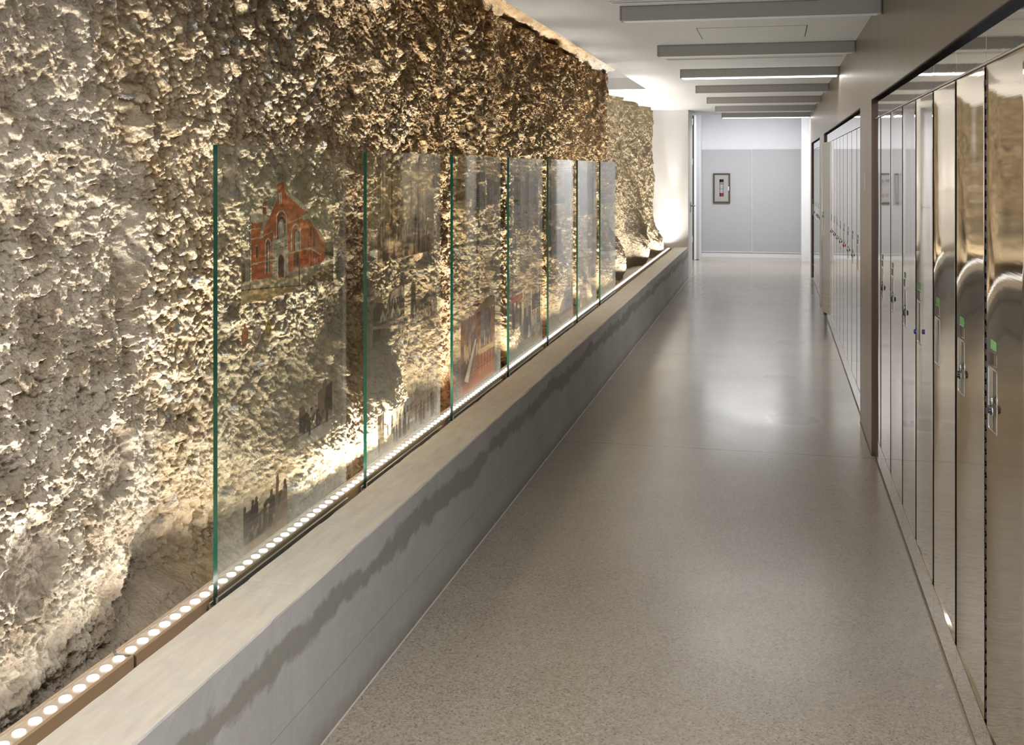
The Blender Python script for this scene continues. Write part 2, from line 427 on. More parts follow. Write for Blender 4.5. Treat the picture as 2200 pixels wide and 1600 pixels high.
def wall_rock():
    # near section
    ks = .00105; n = int(math.log(11.36 / 1.25) / ks)
    ys = 1.25 * np.exp(np.arange(n + 1) * ks); zs = np.linspace(.372, 2.56, 780)
    y, z = np.meshgrid(ys, zs); y = y.astype(np.float32); z = z.astype(np.float32)
    peb = ss(.4, .6, ss(2.35, 3.0, y + .5 * (fbm(y * 2, z * 2, 3, 5) - .5) + .25 * ss(1.3, 1.8, z)))
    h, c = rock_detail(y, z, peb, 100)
    x = np.full_like(y, -1.665)
    # vertical flutes left by the drilling, stronger further along
    yw = y + .05 * (fbm(y * .9, z * 1.1, 3, 8) - .5)
    fl = np.abs(np.sin(PI * (yw - 2.57) / .78))
    x += (.015 + .035 * ss(3.5, 6, y)) * (fl - .5)
    x -= .035 * np.exp(-((y - 2.60 - .03 * (z - 1.5)) / .045) ** 2) * ss(1.0, 1.3, z)          # drill groove
    x += .045 * (ss(6.33, 6.37, y) - ss(6.37, 6.75, y))
    # bulges low on the face, next to the light
    for cy, cz, ry, rz, a in ((4.2, .62, .42, .24, .17), (3.55, .55, .4, .2, .12), (5.35, .42, .25, .2, .07), (6.55, .55, .30, .24, .12), (8.1, .70, .35, .42, .13),
                              (9.3, .5, .3, .25, .10), (10.35, .55, .55, .30, .13), (2.0, .95, .5, .35, .05), (1.7, .55, .5, .25, .07), (2.05, 1.9, .6, .3, .04), (3.3, 1.5, .6, .5, .02)):
        x += a * gz(y, z, cy, cz, ry, rz)
    # chalky outcrop at the near end, undercut above the light
    line = .435 + .20 * ss(2.38, 2.72, y) + .05 * (fbm(y * 6, y * 0 + 3, 3, 9) - .5)
    under = ss(.03, -.02, z - line) * ss(2.95, 2.7, y)
    oc = ss(2.72, 2.5, y + .08 * (fbm(z * 5, z * 0, 3, 12) - .5)) * ss(1.15, .8, z)
    x += .05 * oc - .035 * under
    # smooth clay pockets
    sm = np.clip(gz(y, z, 2.47, .83, .09, .10) * 1.3 + gz(y, z, 2.10, .70, .12, .10), 0, 1)
    sm = ss(.35, .75, sm + .3 * (fbm(y * 9, z * 9, 3, 77) - .5))
    h = h * (1 - .55 * sm) - .018 * sm
    c = lerp3(c, C3(.38, .33, .27), sm * .7)
    cm = ss(6.37, 6.40, y) * ss(6.78, 6.62, y + .05 * (fbm(z * 4, z * 0, 2, 66) - .5)) * ss(1.35, 1.6, z)      # smooth clay column
    h = h * (1 - .6 * cm); c = lerp3(c, C3(.56, .45, .29), cm * .8)
    gold = ss(2.9, 5.5, y)
    c = c * lerp3(C3(1.02, 1.0, .97), C3(.84, .715, .53), gold)
    # iron-stained streaks near the top of the far half
    rust = ss(.45, .75, fbm(y * 3.2, z * .55, 3, 310)) * ss(1.7, 2.35, z) * ss(4.5, 7, y)
    c = lerp3(c, C3(.26, .13, .04), rust * .65)
    c = lerp3(c, C3(.38, .325, .25), under * .7)
    x = x + h
    x -= .5 * ss(11.20, 11.36, y) ** 2                                # turns the corner
    top = 2.50 + .05 * (fbm(y * 4, y * 0, 3, 15) - .5)
    x -= .35 * ss(-.02, .06, z - top)
    x = np.maximum(x, -1.60 - 1.3 * np.clip(z - .39, 0, 1) + .9 * h) * (z < .60) + x * (z >= .60)
    x = x + .07 * ss(.52, .39, z) * ss(-1.48, -1.56, x)
    lim = np.where(z < .60, -1.478, -1.40)
    x = np.minimum(x, lim)
    z2 = z + .012 * (fbm(y * 22, z * 22, 3, 500) - .5) * ss(.40, .45, z); y2 = y + .014 * (fbm(y * 20, z * 20, 3, 510) - .5)
    R, Cn = y.shape; idx = np.arange(R * Cn).reshape(R, Cn)
    q1 = np.stack([idx[:-1, :-1], idx[:-1, 1:], idx[1:, 1:], idx[1:, :-1]], -1).reshape(-1, 4)
    co1 = np.stack([x, y2, z2], -1).reshape(-1, 3)
    c1 = np.concatenate([c, np.ones(y.shape + (1,), np.float32)], -1).reshape(-1, 4)
    # far section, set further back
    y, z = np.meshgrid(np.linspace(11.05, 15.84, 620), np.linspace(.372, 2.378, 300)); y = y.astype(np.float32); z = z.astype(np.float32)
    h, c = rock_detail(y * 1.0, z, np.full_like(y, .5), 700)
    x = -1.90 + .045 * (y - 11.0)
    yw = y + .10 * (fbm(y * .8, z * .9, 3, 28) - .5)
    x += .12 * (np.abs(np.sin(PI * (yw - 11.1) / 1.15)) - .5)
    bl = .75 + .3 * (fbm(y * 1.6, y * 0, 3, 33) - .5)
    for cy, cz, ry, rz, a in ((11.75, .55, .55, .38, .26), (13.6, .55, .40, .35, .24), (15.0, .5, .8, .28, .16), (14.1, .9, .25, .3, .08)):
        x += a * gz(y, z, cy, cz, ry, rz)
    boul = ss(.05, .5, gz(y, z, 11.75, .45, .5, .4) + gz(y, z, 13.6, .6, .33, .33))
    x = x + 1.15 * h
    c = lerp3(c, c * 0 + C3(.64, .55, .40), np.full(y.shape, .55)) * C3(1.02, .98, .88)
    c = lerp3(c, C3(.30, .26, .20), boul * .6)
    x = np.minimum(x, np.where(z < .66, -1.478, -1.42))
    R, Cn = y.shape; idx = np.arange(R * Cn).reshape(R, Cn) + len(co1)
    q2 = np.stack([idx[:-1, :-1], idx[:-1, 1:], idx[1:, 1:], idx[1:, :-1]], -1).reshape(-1, 4)
    co2 = np.stack([x, y, z], -1).reshape(-1, 3)
    c2 = np.concatenate([c, np.ones(y.shape + (1,), np.float32)], -1).reshape(-1, 4)
    me = bpy.data.meshes.new('wall_left')
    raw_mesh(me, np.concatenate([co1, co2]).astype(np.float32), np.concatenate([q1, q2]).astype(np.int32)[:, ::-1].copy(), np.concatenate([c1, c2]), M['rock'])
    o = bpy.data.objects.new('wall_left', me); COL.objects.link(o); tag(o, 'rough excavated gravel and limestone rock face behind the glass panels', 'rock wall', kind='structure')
    # pale limestone ledge above the rock
    y, s = np.meshgrid(2.0 * np.exp(np.linspace(0, math.log(11.45 / 2.0), 900)), np.linspace(0, 1, 90)); y = y.astype(np.float32); s = s.astype(np.float32)
    x = -1.80 + .60 * s; z = 2.475 + .30 * s ** 1.3
    lay = ridged(y * 1.1, s * 5, 4, 91); fine = fbm(y * 9, s * 26, 4, 95)
    z = z - .09 * (lay - .5) - .035 * (fine - .5) + .05 * (fbm(y * 1.3, s * 0, 3, 99) - .5)
    x = x + .05 * (fbm(y * 3, s * 6, 3, 97) - .5)
    endk = ss(11.2, 11.45, y + .2 * (1 - s)); z = z + .05 * endk
    t = ss(.3, .7, fbm(y * 2, s * 8, 4, 93))
    c = lerp3(C3(.38, .27, .14), C3(.56, .45, .29), t)
    c = lerp3(c, C3(.50, .48, .45), ss(9.4, 10.2, y) * .85)
    c = lerp3(c, C3(.22, .13, .07), ss(.62, .78, fine) * .6)
    col = np.concatenate([c, np.ones(y.shape + (1,), np.float32)], -1)
    me = grid_mesh('trim_1', x, y, z, col, M['rock'])
    o = bpy.data.objects.new('trim_1', me); COL.objects.link(o); tag(o, 'pale broken limestone ledge along the top of the rock face', 'rock ledge', kind='structure')
wall_rock()

# ------------------------------------------------------------------ the shell
XC = -1.189      # curb front
XG = -1.391      # glass line
XW = .507        # steel wall
XL = .524        # locker fronts
ZC = 2.38        # ceiling
def struct(name, mb, mat, label=None):
    o = mb.build(name, mat); return tag(o, label, None, kind='structure')
b = MB(); b.box(-2.6, 1.0, -3.2, 20.6, -.12, 0); struct('floor', b, M['floor'], 'polished exposed-aggregate concrete floor with sawn joints')
b = MB(); b.box(-1.30, XW, -3.2, 17.4, ZC, ZC + .12); b.box(-2.6, -1.30, 11.6, 17.4, ZC, ZC + .12)
struct('ceiling', b, M['ceiling_paint'], 'pale painted flat ceiling')
b = MB(); b.box(-2.6, -.9, -3.2, 11.62, 3.05, 3.15); b.box(-2.6, -1.20, 11.60, 11.66, ZC + .12, 3.05); b.box(-1.22, -1.12, -3.2, 11.6, ZC + .12, 3.05)
struct('trim_2', b, M['white_paint'], 'upper enclosure of the slot above the rock')
b = MB(); b.box(-2.5, 1.0, 17.4, 20.6, 2.62, 2.72); b.box(-2.6, .56, 17.4, 17.46, ZC, 2.62)
struct('ceiling_far', b, M['white_paint']).name = 'ceiling.001'
# white return wall at the end of the rock
b = MB(); b.box(-2.6, XC, 15.85, 16.65, 0, ZC); struct('wall_front', b, M['white_paint'], 'white painted return wall at the end of the rock face')
# right hand steel cladding with three openings
Z_TOP = 1.927
near = (1.35, 6.32); mid = (7.14, 12.345); far = (13.5, 16.55)
b = MB()
def wseg(y0, y1, z0, z1): b.box(XW, XW + .006, y0, y1, z0, z1)
# panels butted with fine joints
wseg(-3.2, near[0], 0.01, ZC); wseg(near[1], mid[0], .01, ZC); wseg(mid[1], far[0], .01, ZC); wseg(far[1], 17.0, .01, ZC)
wseg(near[0], near[1], Z_TOP, ZC); wseg(mid[0], mid[1], Z_TOP, ZC); wseg(far[0], far[1], Z_TOP, ZC)
# backing behind the piers
for y0, y1 in ((-3.2, near[0] - .002), (near[1] + .002, mid[0] - .002), (mid[1] + .002, far[0] - .002), (far[1] + .002, 17.0)):
    b.box(XW + .006, .98, y0, y1, 0, ZC)
b.box(XW + .006, .98, -3.2, 17.0, Z_TOP + .002, ZC)
o = struct('wall_right', b, [M['wall_steel'], M['reveal']], 'brushed taupe steel cladding around the locker bays')
b = MB()
for y0, y1 in (near, mid, far):
    b.box(XW, .60, y1 - .003, y1 - .0005, 0, Z_TOP); b.box(XW, .60, y0, y0 + .003, 0, Z_TOP); b.box(XW, .60, y0, y1, Z_TOP - .003, Z_TOP)
struct('trim_3', b, M['reveal'], 'dark bronze reveal around each locker bay')
# far vestibule
HX0, HX1, HZ0, HZ1 = -1.034, -.800, .980, 1.445
def holed(b, x0, x1, y0, y1, z0, z1):
    b.box(x0, HX0, y0, y1, z0, z1); b.box(HX1, x1, y0, y1, z0, z1); b.box(HX0, HX1, y0, y1, z0, HZ0); b.box(HX0, HX1, y0, y1, HZ1, z1)
b = MB(); holed(b, -1.9, 1.0, 20.05, 20.3, 0, 2.62); struct('wall_back', b, M['lilac_paint'], 'pale lilac grey end wall of the passage')
b = MB(); b.box(.434, .62, 19.43, 20.05, 0, 2.62); b.box(.56, .98, 17.0, 20.05, 0, 2.62); struct('wall_right.001', b, M['white_paint'], 'white pier at the right of the end wall')
b = MB(); b.box(-2.4, -1.262, 19.36, 20.05, 0, 2.62); b.box(-2.4, -2.3, 16.6, 19.4, 0, 2.62); struct('wall_left.001', b, M['white_paint'], 'white pier at the left of the end wall')
b = MB(); b.box(-1.27, .44, 20.02, 20.05, 0, .088); b.box(-1.27, .44, 20.005, 20.05, .088, .1); struct('baseboard_back', b, M['white_label'], 'white base under the grey end panels')
b = MB(); b.box(XW - .003, XW + .004, -1, near[0], 0, .0); 
# grey sliding wall panels on the end wall
for i, (x0, x1, lb) in enumerate(((-1.259, -.407, 'flat grey wall panel on the end wall carrying the fire extinguisher cabinet'), (-.380, .434, 'flat blank grey wall panel on the end wall, right of the cabinet'))):
    b = MB(); (holed(b, x0, x1, 20.018, 20.05, .101, 1.893) if i == 0 else b.box(x0, x1, 20.018, 20.05, .101, 1.893, bev=.003)); tag(b.build('wall_panel', M['grey_panel']), lb, 'wall panel', 'grey panels on the end wall')
# door at the far left, standing open edge-on
dr = empty('door_1', (-1.31, 19.3, 0), 'grey metal door standing open edge-on beside the end wall', 'door'); dr['kind'] = 'structure'
def child(name, mb, mat, parent):
    o = mb.build(name, mat); o.parent = parent; o.matrix_parent_inverse = Matrix.Translation(parent.location).inverted(); return o
b = MB(); b.box(-1.376, -1.345, 19.30, 19.34, 0, 2.60); child('door_jamb', b, M['door_brown'], dr)
b = MB(); b.box(-1.345, -1.309, 19.26, 19.34, 0.005, 2.60); child('door_frame', b, M['white_paint'], dr)
b = MB(); b.box(-1.309, -1.2625, 19.28, 19.352, 0.01, 2.60); child('door_leaf', b, M['dark_grey'], dr)
for z in (2.3, 1.62, .3):
    b = MB(); b.cyl((-1.372, 19.28, z), 'z', .012, .11, 12); child('hinge', b, M['chrome'], dr)
# lever on the return wall jamb
t = empty('door_lever', (XC, 16.3, 1.0), 'small white lever on the edge of the white return wall', 'handle')
b = MB(); b.box(XC - .003, XC + .012, 16.22, 16.34, .93, 1.08, bev=.004); child('back_plate', b, M['aluminium'], t)
b = MB(); b.tube([(XC + .01, 16.30, 1.02), (XC + .05, 16.30, 1.02), (XC + .055, 16.36, 1.02), (XC + .055, 16.48, 1.02)], .010); child('lever', b, M['white_label'], t)

# ------------------------------------------------------------------ concrete curb
b = MB(); bv = .006
prof = [(XC, 0), (XC, .454 - bv), (XC - bv * .4, .454 - bv * .3), (XC - bv, .454), (-1.369, .454), (-1.369, .378), (-2.1, .378), (-2.1, 0)]
ysn = np.arange(-.5, 15.9, .02); pts = []; rnd = random.Random(3)
K = len(prof); vs = []; fs = []
nz = lambda t, s: float(fbm(np.array([[t]]), np.array([[s]]), 3, 44)[0, 0]) - .5
for j, yy in enumerate(list(ysn) + [15.85]):
    yy = min(yy, 15.85)
    for k, (x, z) in enumerate(prof):
        a = 0
        if k in (1, 2, 3): a = .0035 * max(0, nz(yy * 9, k) * 2)
        if k in (4, 5): x = x + .004 * nz(yy * 4, 7) ; z = z - (.008 * max(0, nz(yy * 11, 5)) if k == 4 else 0)
        vs.append((x - (a if k < 3 else -0), yy, z - (a * .8 if k in (1, 2, 3) else 0)))
J = len(ysn) + 1
for j in range(J - 1):
    for k in range(K): fs.append((j * K + k, j * K + (k + 1) % K, (j + 1) * K + (k + 1) % K, (j + 1) * K + k))
fs += [tuple(range(K)), tuple(range((J - 1) * K, J * K))]
b.add(vs, fs); struct('trim_4', b, M['curb'], 'low board-marked concrete kerb wall with a dark damp stain').name = 'trim_4'
b = MB(); b.prism([(XC, 0), (XC + .003, 0), (XC, .004)], -.5, 15.85); struct('trim_5', b, M['curb'])
b = MB()
for y0, y1 in (near, mid, far): b.prism([(XL - .005, 0), (XL - .0005, 0), (XL - .0005, .004)], y0, y1)
for y0, y1 in ((near[1], mid[0]), (mid[1], far[0]), (far[1], 17.0)): b.prism([(XW - .003, 0), (XW, 0), (XW, .004)], y0, y1)
M['mortar'] = plain('mortar', (.30, .245, .17), .8, bump=.4, bscale=60, var=.15)
struct('baseboard_right', b, M['mortar'], 'bead of mortar along the foot of the lockers')

# ------------------------------------------------------------------ LED grazing fixtures
FL = 1.225; FY0 = 1.06
proto_fix = None
def make_fixture():
    t = empty('led_strip_light', (0, 0, .378), 'x', 'light')
    b = MB()
    b.prism([(-1.476, 0.0), (-1.418, 0.0), (-1.414, .018), (-1.418, .022), (-1.418, .066), (-1.422, .070), (-1.428, .062), (-1.468, .062), (-1.472, .070), (-1.476, .066)], 0, FL - .012)
    b.build('housing', M['bronze'], t)
    for yy in (0, FL - .016):
        b = MB(); b.box(-1.4762, -1.4178, yy, yy + .004, .0, .0625); b.build('end_cap', M['bronze'], t)
    b = MB(); k = 9; prof = [(-1.448 + .0195 * math.cos(a), .064 + .013 * math.sin(a)) for a in np.linspace(0, PI, k)]
    b.add([(x, .004, z) for x, z in prof] + [(x, FL - .016, z) for x, z in prof], [(i, i + 1, k + i + 1, k + i) for i in range(k - 1)], 0, True)
    b.build('lens', M['lens'], t)
    n = 25
    for i in range(n):
        b = MB() if i == 0 else None
        if i == 0:
            b.cyl((-1.448, .025, .062), 'z', .0125, .003, 20); led = b.build('led_lamp', M['led'], t)
        else:
            c = led.copy(); COL.objects.link(c); c.parent = t; c.location.y = .049 * i * (FL - .05) / (.049 * (n - 1))
    return t
fx = make_fixture()
ords = ['nearest, running out of the lower left corner', 'starting just in front of the first glass panel', 'behind the gap between the first and second glass panels',
        'behind the second glass panel', 'behind the third glass panel', 'behind the fourth glass panel', 'behind the fifth glass panel', 'behind the sixth glass panel',
        'behind the seventh glass panel', 'just past the last glass panel', 'last but one towards the white return wall', 'furthest, ending at the white return wall']
for i in range(12):
    t = fx if i == 0 else dup(fx)
    t.location = (0, FY0 + FL * i, .378)
    t['label'] = 'LED strip light, ' + ords[i]; t['group'] = 'LED strip lights along the rock base'
    if i == 0: pass
def area(name, loc, rot, sx, sy, power, col=(1, 1, 1), spread=180):
    l = bpy.data.lights.new(name, 'AREA'); l.shape = 'RECTANGLE'; l.size = sx; l.size_y = sy; l.energy = power; l.color = col; l.spread = math.radians(spread)
    o = bpy.data.objects.new(name, l); COL.objects.link(o); o.location = loc; o.rotation_euler = rot; return o
STRIP = 15; STRIP2 = 8
for i in range(12):
    yc = FY0 + FL * i + FL / 2 - .006
    k = [.22, .62, 1.5, 1.15, 1, 1, 1, 1, 1, .95, 1.1, 1.15][i]
    # local -Z is the beam; aim up and lean to the rock
    area('strip_beam', (-1.448, yc, .4595), (PI, math.radians(-6), 0), .03, FL - .03, STRIP * k, (1, .93, .84), 150)
    area('strip_beam_narrow', (-1.448, yc, .4596), (PI, math.radians(-4), 0), .03, FL - .03, STRIP2 * (1.0 if i < 4 else 1.0 if i < 9 else .45), (1, .93, .84), 44)

# ------------------------------------------------------------------ glass panels
PY = [2.614 + 1.075 * i for i in range(7)]; PW = .882; GZ0, GZ1 = .432, 1.612; GT = .012
XPR = XG - GT - .0015        # printed face (rear of the pane)
def pts_in(poly, U, V):
    ins = np.zeros(U.shape, bool); n = len(poly)
    for i in range(n):
        x0, y0 = poly[i]; x1, y1 = poly[(i + 1) % n]
        if y0 == y1: continue
        c = ((y0 > V) != (y1 > V)) & (U < (x1 - x0) * (V - y0) / (y1 - y0) + x0); ins ^= c
    return ins
class Pic:
    """paints a print as vertex colours; shapes are given in picture coordinates"""
    def __init__(s, y0, y1, z0, z1, org, sc, cell=.0028):
        ny = max(20, int((y1 - y0) / cell)); nz = max(20, int((z1 - z0) / cell))
        s.Y, s.Z = np.meshgrid(np.linspace(y0, y1, ny), np.linspace(z0, z1, nz))
        u, v = project(XPR, s.Y, s.Z)
        s.U = (u - org[0]) / sc; s.V = (v - org[1]) / sc
        s.C = np.zeros(s.Y.shape + (4,), np.float32)
        s.a = (s.Y - y0) / (y1 - y0); s.b = (s.Z - z0) / (z1 - z0)      # 0..1 across / up
    def put(s, m, col, al):
        m = (m.astype(np.float32) * 1.0)[..., None]
        s.C[..., :3] = s.C[..., :3] * (1 - m) + np.array(col, np.float32)[:3] * m
        s.C[..., 3:] = s.C[..., 3:] * (1 - m) + al * m
    def poly(s, p, col, al=.8): s.put(pts_in(p, s.U, s.V), col, al)
    def line(s, p, w, col, al=.8):
        for (x0, y0), (x1, y1) in zip(p[:-1], p[1:]):
            dx, dy = x1 - x0, y1 - y0; L = math.hypot(dx, dy) or 1
            t = np.clip(((s.U - x0) * dx + (s.V - y0) * dy) / L ** 2, 0, 1)
            s.put(np.hypot(s.U - x0 - t * dx, s.V - y0 - t * dy) < w / 2, col, al)
    def nrect(s, a0, a1, b0, b1, col, al=.8): s.put((s.a >= a0) & (s.a <= a1) & (s.b >= b0) & (s.b <= b1), col, al)
    def npoly(s, p, col, al=.8): s.put(pts_in(p, s.a, s.b), col, al)
    def speck(s, seed, sa, sb, thr, col, al, lo=0, hi=1, soft=.08):
        n_ = fbm(s.a * sa, s.b * sb, 4, seed, .6); m = ss(thr - soft, thr + soft, n_) * (s.b >= lo) * (s.b <= hi)
        s.put(m, col, al)
    def people(s, seed, n, lo, hi, h, col, al):
        r = random.Random(seed)
        for _ in range(n):
            a = r.random(); bb = lo + (hi - lo) * r.random(); hh = h * (.7 + .6 * r.random()); w = hh * .16
            asp = (s.Z.max() - s.Z.min()) / (s.Y.max() - s.Y.min()); w *= asp
            s.nrect(a - w, a + w, bb, bb + hh * .8, col, al)
            s.put(((s.a - a) / (w * .8)) ** 2 + ((s.b - bb - hh * .9) / (hh * .12)) ** 2 < 1, col, al)
    def text_rows(s, n, seed, col=(.10, .09, .07), al=.55, right=True):
        r = random.Random(seed)
        for i in range(n):
            bc = 1 - (i + .5) / n; L = .75 + .25 * r.random()
            m = (np.abs(s.b - bc) < .26 / n) & ((s.a > 1 - L) if right else (s.a < L))
            ch = vn(s.a * 95, s.b * 0 + i, seed) > .38; wd = vn(s.a * 17, s.b * 0 + i * 3, seed + 3) > .14
            jag = np.abs(s.b - bc) < (.10 + .18 * vn(s.a * 150, s.b * 0 + i, seed + 7)) / n
            s.put(m & ch & wd & jag, col, al)
    def tone(s, seed, amt=.25, sc=8):
        s.C[..., :3] *= (1 + amt * (2 * fbm(s.a * sc, s.b * sc, 4, seed) - 1))[..., None]
    def build(s, name, parent, label=None):
        me = grid_mesh(name, np.full_like(s.Y, XPR), s.Y, s.Z, np.clip(s.C, 0, 1), M['print'], False)
        o = bpy.data.objects.new(name, me); COL.objects.link(o); o.parent = parent
        o.matrix_parent_inverse = Matrix.Translation(parent.location).inverted()
        if label: o['label'] = label
        return o
def area_of(uL, vT, vB, uR):
    y0, zt = on_plane(uL, vT, XPR); _, zb = on_plane(uL, vB, XPR); y1, _ = on_plane(uR, 400, XPR)
    return y0, y1, zb, zt
glabels = ['nearest glass panel, printed with a red brick gabled building', 'second glass panel, printed with a sepia street of people and arched lamps',
           'third glass panel, three small photographs at its top, red interior view at its foot', 'fourth glass panel, with a grey photograph of figures on sandbags and a newspaper page below',
           'fifth glass panel, bright and pale with a small dark photograph at its middle', 'sixth glass panel, with a tall purplish photograph near its top', 'last and narrowest looking glass panel, blank grey-green']
PN = []
for i, y0 in enumerate(PY):
    t = empty('glass_panel', (XG, y0, .378), glabels[i], 'display panel', 'glass display panels on the kerb'); PN.append(t)
    b = MB(); x0, x1, ya, yb = XG - GT, XG, y0, y0 + PW
    v = [(x0, ya, GZ0), (x1, ya, GZ0), (x1, yb, GZ0), (x0, yb, GZ0), (x0, ya, GZ1), (x1, ya, GZ1), (x1, yb, GZ1), (x0, yb, GZ1)]
    b.add(v, [(1, 2, 6, 5), (3, 0, 4, 7)], 0); b.add(v, [(0, 3, 2, 1), (0, 1, 5, 4)], 1); b.add(v, [(2, 3, 7, 6), (4, 5, 6, 7)], 2)
    child('glass_pane', b, [M['glass'], M['glass_edge'], M['glass_rim']], t)
    b = MB(); b.prism([(x0 - .006, .378), (x1 + .008, .378), (x1 + .008, .456), (x1 + .002, .456), (x1 + .002, .430), (x0 - .002, .430), (x0 - .002, .440), (x0 - .006, .440)], y0 - .012, yb + .004)
    child('base_channel', b, M['aluminium'], t)

BR = (.50, .115, .02); BRD = (.28, .055, .013); PALE = (.66, .60, .45); DK = (.05, .035, .02); ST_ = (.52, .47, .36)
# panel 1: the brick building
p = Pic(*area_of(517.4, 370, 655.6, 716.3), (440, 290), 340 / 1265, .0022)
p.put(np.ones(p.Y.shape, bool), (.52, .56, .40), .22)
p.put(ss(.35, .7, fbm(p.a * 5, p.b * 4, 4, 3)) * ss(.3, .7, p.a * .6 + p.b * .6), (.16, .20, .11), .42)
p.poly([(285, 1190), (660, 1120), (1030, 1000), (1030, 1180), (285, 1370)], (.50, .42, .28), .7)
p.poly([(290, 1240), (560, 1215), (780, 1195), (860, 1110), (1028, 1030), (1028, 1170), (780, 1240), (430, 1320), (290, 1350)], (.50, .36, .15), .8)
p.poly([(780, 1200), (980, 1030), (1028, 1035), (1028, 1160), (800, 1205)], (.20, .14, .05), .7)
p.line([(290, 1243), (560, 1217), (760, 1203)], 9, DK, .8); p.line([(790, 1200), (880, 1190), (1028, 1155)], 12, DK, .7)
p.line([(790, 1200), (870, 1100), (980, 1040)], 10, (.4, .35, .25), .8)
p.poly([(290, 950), (330, 935), (358, 985), (355, 1190), (290, 1205)], (.36, .30, .2), .7); p.poly([(295, 1030), (322, 1020), (322, 1180), (295, 1190)], (.14, .07, .03), .8)
p.poly([(955, 860), (1000, 845), (1028, 860), (1028, 975), (960, 990)], (.08, .08, .04), .75)
p.poly([(463, 640), (463, 545), (478, 528), (494, 545), (492, 650)], BRD, .85); p.line([(462, 572), (494, 570)], 5, PALE)
p.poly([(370, 690), (470, 690), (445, 760), (500, 700), (578, 500), (580, 395), (636, 358), (640, 425), (830, 600), (835, 665), (850, 700), (848, 1085), (670, 1135), (580, 1145), (372, 1165)], BR, .92)
p.poly([(835, 650), (900, 740), (958, 830), (962, 985), (925, 1030), (848, 1075)], (.50, .12, .03), .92)
for k, xx in enumerate((848, 870, 884, 897, 908, 918, 932)): p.line([(xx, 735 + k * 18), (xx, 1050 - k * 6)], 6 - k * .4, DK, .85)
p.speck(21, 26, 20, .56, (.55, .16, .03), .92, 0, 0)
p.poly([(366, 640), (415, 622), (470, 640), (466, 690), (420, 706), (370, 700)], ST_, .85)
p.poly([(480, 640), (510, 650), (480, 740), (450, 830), (432, 830), (455, 740)], ST_, .75)
p.line([(578, 500), (540, 590), (520, 620)], 7, PALE, .8)
p.poly([(636, 425), (832, 588), (832, 615), (790, 600), (640, 455)], ST_, .85)
for k in range(9): x_ = 650 + k * 18; p.poly([(x_, 452 + k * 16), (x_ + 10, 460 + k * 16), (x_ + 6, 488 + k * 16)], PALE, .85)
p.poly([(780, 648), (830, 618), (858, 668), (955, 825), (953, 858), (850, 690), (835, 664), (790, 682)], ST_, .88)
p.line([(835, 640), (950, 835)], 4, DK, .8)
p.poly([(590, 470), (612, 455), (616, 545), (596, 555)], PALE, .85); p.line([(604, 476), (606, 540)], 7, (.25, .2, .15))
p.line([(582, 400), (632, 380)], 5, DK, .7)
def arch(cx, w, ytop, ysh, ybot, col, al):
    pl = [(cx - w / 2, ybot)] + [(cx - w / 2 * math.cos(a), ysh - (ysh - ytop) * math.sin(a)) for a in np.linspace(0, PI, 13)] + [(cx + w / 2, ybot)]
    p.poly(pl, col, al)
arch(612, 84, 598, 670, 830, PALE, .85); arch(612, 74, 610, 680, 832, (.30, .06, .015), .9); arch(612, 60, 650, 710, 834, DK, .9); arch(612, 44, 672, 730, 834, (.40, .40, .34), .85)
for xx in (600, 612, 624): p.line([(xx, 690), (xx, 832)], 3, DK)
arch(505, 48, 822, 880, 1105, PALE, .8); arch(505, 38, 836, 890, 1108, BRD, .9); arch(507, 26, 850, 905, 1110, (.10, .08, .06), .9); arch(508, 12, 870, 920, 1108, (.4, .38, .32), .8)
arch(728, 76, 706, 780, 930, PALE, .8); arch(728, 62, 722, 790, 930, BR, .92); arch(733, 44, 748, 810, 925, DK, .9); arch(737, 30, 764, 820, 922, (.42, .42, .36), .85)
p.line([(737, 770), (737, 922)], 3, DK); p.line([(722, 850), (752, 845)], 3, DK)
p.poly([(708, 955), (750, 940), (750, 1060), (708, 1070)], (.16, .07, .03), .85); p.line([(730, 950), (730, 1065)], 4, (.4, .3, .2))
p.poly([(538, 860), (552, 770), (566, 850), (636, 820), (650, 735), (664, 805), (668, 1120), (636, 1130), (580, 1140), (540, 1130)], ST_, .88)
p.line([(530, 862), (668, 808)], 10, (.62, .57, .44)); p.line([(532, 885), (668, 835)], 4, DK, .6); p.line([(545, 915), (665, 880)], 4, DK, .5)
for k in range(8): p.line([(542, 940 + k * 24), (575, 935 + k * 24)], 3, (.25, .2, .14), .6); p.line([(640, 925 + k * 24), (668, 918 + k * 24)], 3, (.25, .2, .14), .6)
arch(610, 60, 940, 985, 1135, (.62, .56, .44), .88); arch(610, 48, 955, 1000, 1136, (.10, .035, .02), .92); p.line([(610, 975), (610, 1130)], 3, DK)
p.line([(440, 822), (540, 770)], 8, ST_, .85); p.line([(640, 715), (785, 655)], 9, ST_, .85); p.line([(372, 752), (445, 744)], 7, PALE); p.line([(372, 834), (465, 816)], 8, PALE)
p.line([(376, 1034), (540, 996)], 8, PALE); p.line([(668, 946), (840, 900), (925, 955)], 10, PALE); p.poly([(408, 890), (424, 888), (424, 985), (408, 985)], DK, .85); p.line([(403, 886), (432, 883)], 5, PALE)
p.poly([(372, 1165), (580, 1125), (580, 1150), (385, 1195)], (.40, .34, .24), .85); p.poly([(670, 1090), (848, 1050), (925, 1025), (925, 1050), (850, 1095), (670, 1140)], (.42, .36, .26), .85)
p.line([(362, 640), (362, 1228)], 6, (.16, .09, .05)); p.line([(320, 632), (378, 662)], 4, DK); p.line([(322, 668), (375, 684)], 4, DK); p.line([(336, 745), (372, 750)], 4, DK); p.line([(330, 872), (372, 884)], 4, DK)
p.line([(742, 645), (757, 760), (757, 1050)], 3, DK, .6); p.line([(756, 1050), (756, 1188)], 9, DK, .85); p.line([(937, 780), (938, 850)], 5, DK)
p.tone(5, .6, 30)
